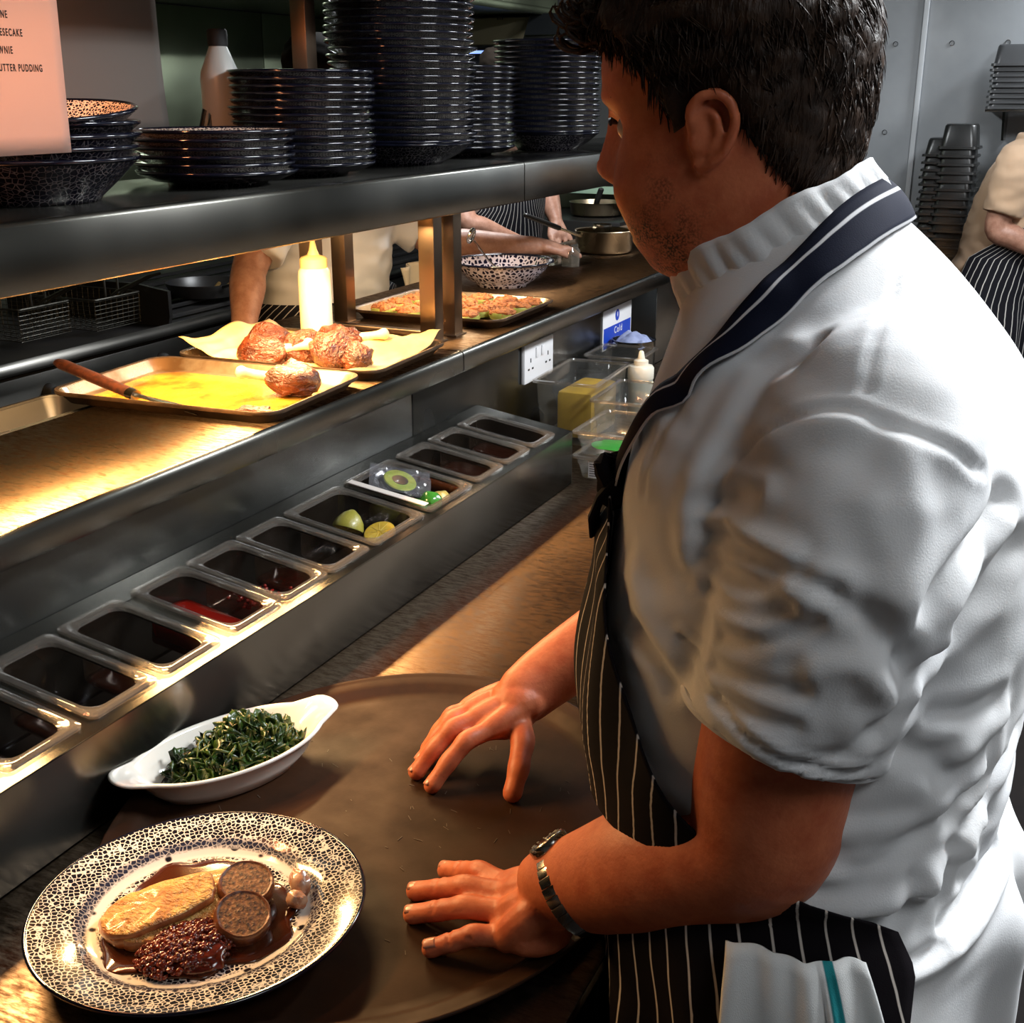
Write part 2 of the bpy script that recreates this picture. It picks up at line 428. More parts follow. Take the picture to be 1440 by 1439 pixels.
QTZ = mat('quartz_glow', (1, .6, .3), .3, emit=(1, .42, .10), estr=18)
for k, loc in enumerate(HEAT + [HEAT_UP]):
    h = thing('heat_lamp', ['glowing strip heat lamp under the shelf, nearer the viewer', 'glowing strip heat lamp under the shelf, just before the posts', 'added strip lamp under the shelf beyond the posts, brightening the cook behind', 'glowing strip heat lamp under the upper tier behind the order sheets'][k], 'heat lamp', (loc[0], loc[1], loc[2] + .018), 0, 'heat lamps under the shelf')
    zz = 0 if k < 3 else -.039
    G().prism([(x, z + zz) for x, z in [(-.05, .04), (.05, .04), (.045, .0), (.04, .0), (.03, .03), (-.03, .03), (-.04, .0), (-.045, .0)]], 'y', -.28, .28).build('reflector', ST, h)
    G().prism([(-.05, .04), (.05, .04), (.05, .0715), (-.05, .0715)] if k < 3 else [(-.05, .001), (.05, .001), (.05, .0065), (-.05, .0065)], 'y', -.28, .28).build('housing', STD, h)
    G().tube([(0, -.27, .012 + zz), (0, .27, .012 + zz)], .006, 10).build('quartz_tube', QTZ, h)

# ------------------------------------------------------------------ sloped rail for the condiment pans
SL = (1.047 - 1.014) / (-1.133 + .913)          # slope of the rail top: dz/dx
def rz(x): return 1.014 + (x + .913) * SL
RAIL = t = thing('pan_rail', 'sloping stainless rail holding a row of clear condiment pans', 'pan rail', (0, 0, 0))
y0, y1 = -.6, 2.253
G().box((-.915, y0, .901), (-.913, y1, 1.0135), .0008).build('front_panel', ST, t)
G().prism([(-1.134, .901), (-.913, .901), (-.913, 1.0135), (-1.134, rz(-1.134))], 'y', y1 - .002, y1).build('end_panel', STX, t)
def strip(x0, x1, ya, yb, name):
    G().prism([(x0, rz(x0) - .002), (x1, rz(x1) - .002), (x1, rz(x1)), (x0, rz(x0))], 'y', ya, yb).build(name, ST, t)
strip(-.930, -.913, y0, y1, 'front_rim'); strip(-1.134, -1.090, y0, y1, 'rear_rim'); strip(-1.09, -.93, 2.205, y1, 'end_rim')
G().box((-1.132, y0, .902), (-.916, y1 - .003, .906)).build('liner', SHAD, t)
# ------------------------------------------------------------------ people: shared helpers
def skin_mat(name, base, dark, sss=.12):
    m, nt, b = nodes(name)
    b.inputs['Roughness'].default_value = .48; b.inputs['Specular IOR Level'].default_value = .4
    b.inputs['Subsurface Weight'].default_value = sss; b.inputs['Subsurface Radius'].default_value = (.010, .0035, .002); b.inputs['Subsurface Scale'].default_value = 1
    tc = N(nt, 'ShaderNodeTexCoord')
    n1 = N(nt, 'ShaderNodeTexNoise', i_Scale=38.0, i_Detail=5.0, i_Roughness=.65); nt.links.new(tc.outputs['Object'], n1.inputs[0])
    r1 = ramp(nt, [(.35, dark), (.62, base)]); nt.links.new(n1.outputs[0], r1.inputs[0])
    # freckles
    v = N(nt, 'ShaderNodeTexVoronoi', i_Scale=85.0); nt.links.new(tc.outputs['Object'], v.inputs[0])
    r2 = ramp(nt, [(.06, (1, 1, 1)), (.13, (0, 0, 0))]); nt.links.new(v.outputs['Distance'], r2.inputs[0])
    n3 = N(nt, 'ShaderNodeTexNoise', i_Scale=9.0, i_Detail=2.0); nt.links.new(tc.outputs['Object'], n3.inputs[0])
    r3 = ramp(nt, [(.55, (0, 0, 0)), (.7, (.45, .45, .45))]); nt.links.new(n3.outputs[0], r3.inputs[0])
    mu = N(nt, 'ShaderNodeMath', operation='MULTIPLY'); nt.links.new(r2.outputs[0], mu.inputs[0]); nt.links.new(r3.outputs[0], mu.inputs[1])
    mx = N(nt, 'ShaderNodeMix', data_type='RGBA'); nt.links.new(mu.outputs[0], mx.inputs[0]); nt.links.new(r1.outputs[0], mx.inputs[6]); mx.inputs[7].default_value = c4([c * .35 for c in base])
    # stubble: a point attribute marks the jaw, fine voronoi makes the hairs
    at = N(nt, 'ShaderNodeAttribute', attribute_name='stubble')
    n4 = N(nt, 'ShaderNodeTexNoise', i_Scale=520.0, i_Detail=2.0); nt.links.new(tc.outputs['Object'], n4.inputs[0])
    n5 = N(nt, 'ShaderNodeTexNoise', i_Scale=45.0, i_Detail=3.0); nt.links.new(tc.outputs['Object'], n5.inputs[0])
    r4 = ramp(nt, [(.40, (0, 0, 0)), (.60, (1, 1, 1))]); nt.links.new(n4.outputs[0], r4.inputs[0])
    r5 = ramp(nt, [(.40, (.1, .1, .1)), (.62, (1, 1, 1))]); nt.links.new(n5.outputs[0], r5.inputs[0])
    m2 = N(nt, 'ShaderNodeMath', operation='MULTIPLY'); nt.links.new(r4.outputs[0], m2.inputs[0]); nt.links.new(at.outputs['Fac'], m2.inputs[1])
    m3 = N(nt, 'ShaderNodeMath', operation='MULTIPLY'); nt.links.new(m2.outputs[0], m3.inputs[0]); nt.links.new(r5.outputs[0], m3.inputs[1])
    mx2 = N(nt, 'ShaderNodeMix', data_type='RGBA'); nt.links.new(m3.outputs[0], mx2.inputs[0]); nt.links.new(mx.outputs[2], mx2.inputs[6]); mx2.inputs[7].default_value = (.075, .026, .014, 1)
    al = N(nt, 'ShaderNodeAttribute', attribute_name='lip')
    mx3 = N(nt, 'ShaderNodeMix', data_type='RGBA'); nt.links.new(al.outputs['Fac'], mx3.inputs[0]); nt.links.new(mx2.outputs[2], mx3.inputs[6]); mx3.inputs[7].default_value = (.30, .055, .04, 1)
    nt.links.new(mx3.outputs[2], b.inputs['Base Color'])
    n6 = N(nt, 'ShaderNodeTexNoise', i_Scale=260.0, i_Detail=3.0); nt.links.new(tc.outputs['Object'], n6.inputs[0])
    bp = N(nt, 'ShaderNodeBump', i_Strength=.25, i_Distance=.0012); nt.links.new(n6.outputs[0], bp.inputs['Height']); nt.links.new(bp.outputs[0], b.inputs['Normal'])
    return m

def cloth_mat(name, col, var, sheen=.1):
    m, nt, b = nodes(name)
    b.inputs['Roughness'].default_value = .85; b.inputs['Specular IOR Level'].default_value = .2; b.inputs['Sheen Weight'].default_value = sheen
    tc = N(nt, 'ShaderNodeTexCoord')
    n1 = N(nt, 'ShaderNodeTexNoise', i_Scale=7.0, i_Detail=4.0); nt.links.new(tc.outputs['Object'], n1.inputs[0])
    r = ramp(nt, [(.35, col), (.7, var)]); nt.links.new(n1.outputs[0], r.inputs[0]); nt.links.new(r.outputs[0], b.inputs['Base Color'])
    n2 = N(nt, 'ShaderNodeTexNoise', i_Scale=700.0, i_Detail=1.0); nt.links.new(tc.outputs['Object'], n2.inputs[0])
    n3 = N(nt, 'ShaderNodeTexNoise', i_Scale=26.0, i_Detail=3.0); nt.links.new(tc.outputs['Object'], n3.inputs[0])
    ad = N(nt, 'ShaderNodeMath', operation='MULTIPLY_ADD'); ad.inputs[1].default_value = 2.5
    nt.links.new(n3.outputs[0], ad.inputs[0]); nt.links.new(n2.outputs[0], ad.inputs[2])
    bp = N(nt, 'ShaderNodeBump', i_Strength=.22, i_Distance=.0008); nt.links.new(ad.outputs[0], bp.inputs['Height']); nt.links.new(bp.outputs[0], b.inputs['Normal'])
    return m

def stripe_mat(name, ground, line, pitch, width, wob=.0):
    """woven pinstripes along v, spaced along u (uv in metres)"""
    m, nt, b = nodes(name)
    b.inputs['Roughness'].default_value = .8; b.inputs['Specular IOR Level'].default_value = .15
    uv = N(nt, 'ShaderNodeUVMap'); sx = N(nt, 'ShaderNodeSeparateXYZ'); nt.links.new(uv.outputs[0], sx.inputs[0])
    nz = N(nt, 'ShaderNodeTexNoise', i_Scale=16.0, i_Detail=2.0); nt.links.new(uv.outputs[0], nz.inputs[0])
    wo = N(nt, 'ShaderNodeMath', operation='MULTIPLY_ADD'); wo.inputs[1].default_value = wob; nt.links.new(nz.outputs[0], wo.inputs[0]); nt.links.new(sx.outputs[0], wo.inputs[2])
    dv = N(nt, 'ShaderNodeMath', operation='DIVIDE'); dv.inputs[1].default_value = pitch; nt.links.new(wo.outputs[0], dv.inputs[0])
    fr = N(nt, 'ShaderNodeMath', operation='FRACT'); nt.links.new(dv.outputs[0], fr.inputs[0])
    sb = N(nt, 'ShaderNodeMath', operation='SUBTRACT'); sb.inputs[1].default_value = .5; nt.links.new(fr.outputs[0], sb.inputs[0])
    ab = N(nt, 'ShaderNodeMath', operation='ABSOLUTE'); nt.links.new(sb.outputs[0], ab.inputs[0])
    w = width / pitch / 2
    r = ramp(nt, [(w * .7, line), (w * 1.3, ground)]); nt.links.new(ab.outputs[0], r.inputs[0]); nt.links.new(r.outputs[0], b.inputs['Base Color'])
    n2 = N(nt, 'ShaderNodeTexNoise', i_Scale=900.0); nt.links.new(uv.outputs[0], n2.inputs[0])
    bp = N(nt, 'ShaderNodeBump', i_Strength=.3, i_Distance=.0006); nt.links.new(n2.outputs[0], bp.inputs['Height']); nt.links.new(bp.outputs[0], b.inputs['Normal'])
    return m

def voxel(o, size, smooth=3, fac=.5):
    md = o.modifiers.new('v', 'REMESH'); md.mode = 'VOXEL'; md.voxel_size = size; md.use_smooth_shade = True
    if smooth:
        sm = o.modifiers.new('s', 'SMOOTH'); sm.iterations = smooth; sm.factor = fac
    bake(o); o.data.polygons.foreach_set('use_smooth', [True] * len(o.data.polygons)); return o

def coords(me):
    a = np.empty(len(me.vertices) * 3); me.vertices.foreach_get('co', a); return a.reshape(-1, 3)
def normals(me):
    a = np.empty(len(me.vertices) * 3); me.vertices.foreach_get('normal', a); return a.reshape(-1, 3)
def setco(me, c): me.vertices.foreach_set('co', c.ravel()); me.update()

def polydist(V, P):
    """distance of each vertex to a polyline"""
    P = np.array(P, float); best = np.full(len(V), 9.)
    for a, b in zip(P[:-1], P[1:]):
        d = b - a; t = np.clip(((V - a) @ d) / (d @ d), 0, 1); best = np.minimum(best, np.linalg.norm(V - a - t[:, None] * d, axis=1))
    return best

# head in its own frame: x forward, y to the person's left, z up, origin between the ear canals
HEADP = np.array([  # z, x front, x back, x widest, half width
    (-.134, .030, -.048, -.005, .036), (-.126, .052, -.060, .0, .052), (-.112, .071, -.068, .0, .063), (-.092, .081, -.076, .0, .0705),
    (-.066, .084, -.085, .0, .0755), (-.038, .088, -.094, .0, .0775), (-.010, .088, -.100, -.004, .0775), (.020, .090, -.104, -.010, .0775),
    (.050, .095, -.105, -.012, .0785), (.080, .090, -.101, -.012, .0775), (.105, .075, -.087, -.012, .068), (.124, .048, -.062, -.012, .050), (.136, .008, -.030, -.012, .016)])

HEADP[HEADP[:, 0] < 0, 0] *= .90

def head_point(row, ph, off=0):
    z, xf, xb, xw, w = row
    c, s = math.cos(ph), math.sin(ph)
    if c >= 0: x = xw + (xf + off - xw) * (abs(c) ** .82)
    else: x = xw + (xb - off - xw) * (abs(c) ** .95)
    y = (w + off) * (1 if s >= 0 else -1) * abs(s) ** (.86 if c >= 0 else .92)
    return np.array((x, y, z))

def head_verts(k=6, n=72):
    Q = spline(HEADP, k); return np.array([[head_point(r, 2 * PI * j / n) for j in range(n)] for r in Q])

def face_sculpt(V):
    """nose, brows, sockets, lips, chin and cheeks on an (N,3) array in head space"""
    x, y, z = V[:, 0].copy(), V[:, 1], V[:, 2]; f = sstep(.02, .06, x)
    gs = lambda cy, cz, sy, sz: np.exp(-((np.abs(y) - cy) / sy) ** 2 - ((z - cz) / sz) ** 2)
    nose = np.interp(z, [-.044, -.034, -.024, -.018, -.006, .010, .027, .045], [0, .010, .027, .030, .024, .016, .008, 0])
    sig = np.interp(z, [-.05, -.03, 0, .04], [.017, .0155, .011, .011])
    x += f * nose * np.exp(-(y / sig) ** 2)
    x += f * (.008 * gs(.015, -.026, .008, .009))                # nostril wings
    x -= f * (.012 * gs(.032, .012, .017, .013))                 # eye sockets
    x += f * (.005 * gs(.028, .036, .024, .008))                 # brow ridge
    x += f * (.007 * gs(0, -.065, .024, .006)) - f * (.007 * gs(0, -.0725, .026, .0032)) + f * (.009 * gs(0, -.080, .021, .006))
    x -= f * (.004 * gs(0, -.093, .03, .006)); x += f * (.007 * gs(0, -.107, .022, .012))
    out = V.copy(); out[:, 0] = x
    ck = np.exp(-((np.abs(y) - .055) / .025) ** 2 - ((z + .040) / .032) ** 2) * sstep(.0, .05, V[:, 0])
    out[:, 1] += np.sign(y) * ck * .005; out[:, 0] += ck * .009
    return out

def head_pieces(g, M):
    H = head_verts(); sh = H.shape; P = face_sculpt(H.reshape(-1, 3)).reshape(sh)
    g.loft([[M @ Vector(p) for p in ring] for ring in P])
    for s in (1, -1):        # ears: helix rim, inner fold, lobe and back plate
        T = Matrix.Translation((-.004, s * .0775, .002)) @ Matrix.Rotation(R(-12), 4, 'Y') @ Matrix.Rotation(R(s * 22), 4, 'Z') @ Matrix.Scale(.82, 4)
        E = lambda x, z, o=0: M @ (T @ Vector((x, s * o, z)))
        hel = [(.010, .002, .004), (.014, .018, .009), (.008, .031, .014), (-.007, .036, .018), (-.020, .029, .020), (-.026, .013, .021), (-.023, -.006, .019), (-.015, -.020, .014), (-.005, -.029, .008)]
        hs = spline(hel, 4)
        g.tube([E(p[0], p[1], p[2]) for p in hs], [.0045] * len(hs), 8)
        anti = spline([(.000, .020, .008), (-.009, .016, .013), (-.013, .004, .014), (-.009, -.010, .011), (.001, -.016, .007)], 4)
        g.tube([E(*p) for p in anti], [.0036] * len(anti), 8)
        g.tube([E(.006, -.016, .004), E(.008, -.005, .005), E(.008, .004, .004)], [.004, .0055, .004], 8)       # tragus
        Rm = (M @ T).to_3x3().to_4x4()
        g.ball(E(-.002, -.026, .005), (.0095, .0045, .011), m=Rm)                                               # lobe
        g.ball(E(-.008, .006, .006), (.0185, .0035, .028), m=Rm @ Matrix.Rotation(s * R(14), 4, 'Z'))                                                 # back plate
        g.ball(E(-.014, .0, .0), (.008, .012, .020), m=Rm)

def finger(g, pts, r0=.0098, r1=.0078):
    P = [Vector(p) for p in pts]; rows = []
    for i, p in enumerate(P):       # joints a little thicker than the shafts between them
        r = r0 + (r1 - r0) * i / (len(P) - 1)
        rows.append(tuple(p) + (r, r * 1.03))
        if i < len(P) - 1: rows.append(tuple(p.lerp(P[i + 1], .5)) + ((r0 + (r1 - r0) * (i + .5) / (len(P) - 1)) * .93,) * 2)
    g.limb(rows, 4, 16)

def bridge(a, b, ts=(0, .44, .72, 1), lift=(0, .006, .004, 0)):
    a, b = np.array(a), np.array(b); return [tuple(a + (b - a) * t + np.array((0, 0, l))) for t, l in zip(ts, lift)]

# ------------------------------------------------------------------ the cook in white at the front worktop
SKIN = skin_mat('skin_ruddy', (.62, .18, .078), (.49, .115, .048))
WHITE = cloth_mat('white_cotton', (.80, .80, .80), (.74, .75, .77))
APRON = stripe_mat('navy_pinstripe', (.0045, .0028, .0045), (.62, .56, .50), .0235, .0022, .006)
STRAP = stripe_mat('navy_strap', (.006, .008, .022), (.70, .70, .72), .0240, .0028)
NAIL = mat('fingernail', (.52, .21, .13), .3, sss=.1)
HAIR = mat('dark_brown_hair', (.016, .0085, .005), .52, spec=.25, var=(.042, .021, .011), vscale=(60, 60, 60), bump=.8, bscale=(240, 240, 50), bdist=.003)

YAW_H, PITCH_H = R(1), R(8)
HEADM = Matrix.Translation((-.281, 1.020, 1.652)) @ Matrix.Rotation(PI - YAW_H, 4, 'Z') @ Matrix.Rotation(PITCH_H, 4, 'Y') @ Matrix.Rotation(R(-3), 4, 'X') @ Matrix.Scale(1.02, 4)

g = G()
head_pieces(g, HEADM)
nk0 = HEADM @ Vector((-.020, 0, -.030)); nk1 = HEADM @ Vector((-.030, 0, -.085))
g.limb([(nk0.x, nk0.y, nk0.z, .060, .062), (nk1.x, nk1.y, nk1.z, .064, .066), (-.215, 1.03, 1.54, .070, .074), (-.19, 1.03, 1.44, .09, .11), (-.185, 1.03, 1.30, .14, .16),
        (-.19, 1.03, 1.15, .16, .18), (-.18, 1.03, .98, .16, .185), (-.17, 1.03, .86, .13, .16)], 5, 24, up=(1, 0, 0))
# left arm (nearer the camera), bent, hand flat on the tray
g.limb([(-.12, .90, 1.43, .06, .06), (-.135, .84, 1.36, .062, .064), (-.150, .822, 1.27, .060, .063), (-.160, .814, 1.19, .057, .061), (-.168, .814, 1.128, .053, .058), (-.214, .829, 1.090, .055, .056),
        (-.262, .843, 1.056, .055, .056), (-.312, .8575, 1.0185, .046, .049), (-.345, .867, .996, .037, .043), (-.366, .874, .982, .031, .039)], 6, 44, up=(0, 1, 0))
W_L = Vector((-.361, .872, .985))
KL = [(-.428, .904, .944), (-.420, .886, .948), (-.409, .864, .946), (-.399, .843, .937)]
TL = [(-.511, .935, .9165), (-.523, .891, .9165), (-.508, .858, .9165), (-.468, .822, .9160)]
for i, (k, tp) in enumerate(zip(KL, TL)):
    b0 = tuple(W_L.lerp(Vector(k), .35 + .0 * i))
    off = Vector((0, (.012, .004, -.006, -.014)[i], -.004))
    g.limb([tuple(Vector(b0) + off) + (.020, .018), tuple(Vector(b0).lerp(Vector(k), .6) + off * .5) + (.0185, .0165), tuple(k) + (.0155, .0145)], 5, 12)
    finger(g, bridge(k, tp, lift=(.001, .008, .004, 0)), (.0128, .0130, .0126, .0115)[i], (.0104, .0104, .0102, .0094)[i])
g.ball((-.382, .864, .940), (.040, .036, .022), m=Matrix.Rotation(R(20), 4, 'Z')); g.ball((-.368, .872, .972), (.030, .034, .026))          # heel of the hand
finger(g, [(-.366, .893, .965), (-.392, .908, .938), (-.424, .915, .922), (-.452, .917, .917)], .0165, .0108)   # thumb tucked along the index
# right arm (far side), hand arched on finger tips and thumb
g.limb([(-.15, 1.17, 1.42, .06, .06), (-.19, 1.235, 1.36, .058, .06), (-.26, 1.285, 1.25, .055, .058), (-.33, 1.325, 1.145, .050, .054), (-.40, 1.318, 1.095, .049, .052), (-.47, 1.285, 1.045, .041, .045),
        (-.523, 1.237, 1.004, .034, .040), (-.546, 1.200, .984, .028, .036)], 6, 44, up=(0, 1, 0))
W_R = Vector((-.545, 1.204, .985))
KR = [(-.560, 1.142, .966), (-.582, 1.152, .971), (-.600, 1.170, .967), (-.612, 1.188, .958)]
TR = [(-.603, 1.072, .9165), (-.634, 1.090, .9165), (-.641, 1.118, .9165), (-.648, 1.142, .9165)]
for i, (k, tp) in enumerate(zip(KR, TR)):
    b0 = W_R.lerp(Vector(k), .30); off = Vector(((.010, .003, -.004, -.010)[i], (-.008, -.003, .004, .010)[i], -.003))
    g.limb([tuple(b0 + off) + (.020, .018), tuple(b0.lerp(Vector(k), .6) + off * .5) + (.0185, .0165), tuple(k) + (.0155, .0145)], 5, 12)
    finger(g, bridge(k, tp, (0, .42, .72, 1), (0, .015, .010, 0)), (.0130, .0130, .0124, .0114)[i], (.0104, .0104, .0100, .0094)[i])
g.ball((-.560, 1.175, .962), (.036, .042, .020), m=Matrix.Rotation(R(-30), 4, 'Z'))
g.ball((-.548, 1.196, .982), (.036, .036, .027))
finger(g, [(-.546, 1.186, .968), (-.521, 1.146, .956), (-.512, 1.115, .938), (-.5105, 1.095, .9175)], .0165, .0116)
# legs inside the trousers
for s in (-1, 1):
    g.limb([(-.17, 1.03 + s * .085, .90, .09, .09), (-.15, 1.03 + s * .10, .70, .08, .08), (-.13, 1.03 + s * .11, .46, .055, .055), (-.12, 1.03 + s * .115, .26, .05, .05), (-.11, 1.03 + s * .115, .10, .036, .036)], 4, 16, up=(1, 0, 0))
person = g.build('person', SKIN); voxel(person, .0025, 3, .5)
tag(person, 'cook in white short-sleeved jacket and striped apron, both hands on the brown tray', 'person')
V = coords(person.data); L = (np.linalg.inv(np.array(HEADM)) @ np.c_[V, np.ones(len(V))].T).T[:, :3]
stub = sstep(-.035, -.065, L[:, 2]) * sstep(-.02, .03, L[:, 0]) * sstep(-.16, -.12, L[:, 2])
stub = np.maximum(stub, .8 * sstep(.012, .03, L[:, 0]) * sstep(.055, .03, L[:, 0]) * sstep(.02, -.03, L[:, 2]) * sstep(-.14, -.11, L[:, 2]))
stub *= (np.abs(V[:, 1] - 1.02) < .13) * (V[:, 2] > 1.48)
lip = np.exp(-(L[:, 1] / .021) ** 4) * np.exp(-((L[:, 2] + .0725) / .0115) ** 4) * (L[:, 0] > .06) * .8
la = person.data.attributes.new('lip', 'FLOAT', 'POINT'); la.data.foreach_set('value', lip.astype(np.float32)); stub *= (1 - lip)
at = person.data.attributes.new('stubble', 'FLOAT', 'POINT'); at.data.foreach_set('value', stub.astype(np.float32))
# knuckle creases and tendons on the near hand
nn = normals(person.data); disp = np.zeros(len(V))
for k, tp in zip(KL, TL):
    a, b = np.array(k), np.array(tp); u = (b - a) / np.linalg.norm(b - a); Ln = np.linalg.norm(b - a); s = (V - a) @ u
    lat = np.linalg.norm(V - a - s[:, None] * u, axis=1)
    for c in (.40, .425, .45, .70, .73): disp -= .0013 * np.exp(-((s - c * Ln) / .0013) ** 2) * (lat < .016) * (nn[:, 2] > .2)
    disp -= .0016 * np.exp(-(((s + .004) / .004) ** 2)) * np.exp(-(lat / .012) ** 2) * (nn[:, 2] > .2)
setco(person.data, V + nn * disp[:, None])
def nail(tip, k, up, w=.0062):
    a = Vector(tip); d = (a - Vector(k)); d.z *= .6; d.normalize(); u = Vector(up); u = (u - d * u.dot(d)).normalized(); sd = d.cross(u)
    def f(p, q):
        x = (q - .5) * 2; return a + d * (-.006 + .0125 * p - .0015 * x * x) + sd * (x * w * (1 - .12 * (p - .5) ** 2)) + u * (.0101 - .0026 * x * x - .0016 * p * p)
    solidify(G().grid(f, 6, 6).build('fingernail', NAIL, person), .0008)
for k, tp in zip(KL, TL): nail(tp, k, (0, -.12, 1))
for k, tp in zip(KR[:3], TR[:3]): nail(tp, tuple(Vector(k) + Vector((0, 0, .03))), (-.5, -.2, .8))
nail(TR[0][:0] + (-.5105, 1.097, .919), (-.512, 1.12, .955), (.2, -.9, .5), .007)

# eyes, brows
for s in (1, -1):
    e = G().ball(HEADM @ Vector((.0690, s * .032, .012)), .0118, 16, 12).build('eye', mat('eyeball', (.55, .5, .45), .2), person)
    G().ball(HEADM @ Vector((.0765, s * .031, .011)), (.0052, .0052, .0052), 12, 8).build('iris', mat('iris_dark', (.03, .02, .015), .15), e)
    P = [HEADM @ Vector((.083 - .25 * (abs(q) - .02) ** 1 * (abs(q) > .02), s * q, .037 + .006 * math.sin((q - .012) / .04 * PI))) for q in np.linspace(.012, .052, 8)]
    G().tube(P, [.002, .0035, .004, .004, .0036, .003, .0022, .001], 7).build('eyebrow', HAIR, person)
    P = [HEADM @ Vector((.0865 - .35 * max(0, q - .03), s * q, .0165 + .003 * math.sin((q - .018) / .03 * PI))) for q in np.linspace(.018, .048, 7)]
    G().tube(P, [.0012, .0022, .0026, .0026, .0024, .002, .001], 6).build('eyelashes', HAIR, person)

# ------------------------------------------------------------------ hair: a cap over the skull, then locks
def hair_t(x, y, z):
    """thickness of the hair at a skull point (head space); 0 = no hair"""
    ay = abs(y)
    front = np.interp(x, [-.12, -.085, -.065, -.045, -.018, -.006, .016, .028, .040, .055, .075, .1], [-.088, -.082, -.055, -.020, .026, .034, .000, .030, .052, .066, .078, .084])
    d = z - front
    if d <= 0: return 0.
    t = np.interp(z, [-.09, -.04, .0, .05, .10, .14], [.004, .009, .013, .016, .022, .028])
    t *= np.interp(x, [-.12, -.02, .03, .1], [1.05, .85, .8, 1.1])
    return float(t * sstep(0, .030, d) + .0012)
HQ = spline(HEADP, 8); HQ = HQ[HQ[:, 0] > -.10]; nh = 96; rings = []
top = []
for r in HQ:
    ring = []
    for j in range(nh):
        ph = 2 * PI * j / nh; p = head_point(r, ph); t = hair_t(*p)
        nz = mnoise.noise(Vector(p) * 42) * .45 + mnoise.noise(Vector(p) * 95) * .5
        off = t * (1 + .45 * nz) if t > 0 else -.006
        q = head_point(r, ph, off); q[2] += max(0, t) * sstep(.09, .135, r[0]) * .9
        ring.append(HEADM @ Vector(q))
    rings.append(ring)
hair = G().loft(rings).build('hair', HAIR, person, ang=180)
# locks: thousands of short tapered strands following the fall of the hair
rs = random.Random(3); g = G()
cand = []
for i, r in enumerate(HQ):
    for j in range(nh):
        p = head_point(r, 2 * PI * j / nh); t = hair_t(*p)
        if t > .002 and not (abs(p[1]) > .066 and -.034 < p[0] < .020 and p[2] < .046): cand.append((r, 2 * PI * j / nh, t))
def strand(p0, d, ln, curl, r):
    pts = []; p = Vector(p0); dd = Vector(d)
    for k in range(4):
        pts.append(p.copy()); p = p + dd * (ln / 3); dd = (dd + curl * .35).normalized()
    g.tube([HEADM @ q for q in pts], [r, r * .95, r * .7, r * .15], 3)
for _ in range(15000):
    r, ph, t = rs.choice(cand); ph += rs.uniform(-.03, .03); q = Vector(head_point(r, ph, t * rs.uniform(.55, .95))); q.z += t * float(sstep(.09, .135, r[0])) * .8
    nrm = Vector((q.x + .01, q.y, q.z * .6 - .02)).normalized()
    fall = Vector((-.35, 0, -1)) if q.z < .09 else Vector((.7 if q.x > -.02 else -.7, .35 * rs.choice((-1, 1)), -.1))
    tang = (fall - nrm * fall.dot(nrm)).normalized(); sw = nrm.cross(tang) * (rs.uniform(-.7, .7) + .6 * mnoise.noise(q * 30))
    strand(q, (tang + nrm * rs.uniform(.0, .30) + sw).normalized(), rs.uniform(.010, .021) * (1 + 12 * t), (tang * .4 - nrm * .5 + sw * .8), rs.uniform(.0005, .0010))
for k in range(240):      # quiff curling out over the forehead
    a = rs.gauss(0, .5); q = Vector((.078 + rs.uniform(-.02, .012), .052 * math.sin(a) + .004, .098 + rs.uniform(-.014, .014) - .012 * abs(a)))
    pts = []; rad = rs.uniform(.012, .024); L0 = rs.uniform(2.2, 3.6)
    for s in range(7):
        th = L0 * s / 6; pts.append(HEADM @ (q + Vector((rad * 1.25 * math.sin(th * .8), .2 * rad * th * (1 if q.y > 0 else -1), rad * (1 - math.cos(th)) * .8 - .006 * th))))
    g.tube(pts, [.0014, .0018, .0019, .0018, .0015, .001, .0003], 4)
g.build('hair_strands', HAIR, person, ang=180)['kind'] = 'stuff'
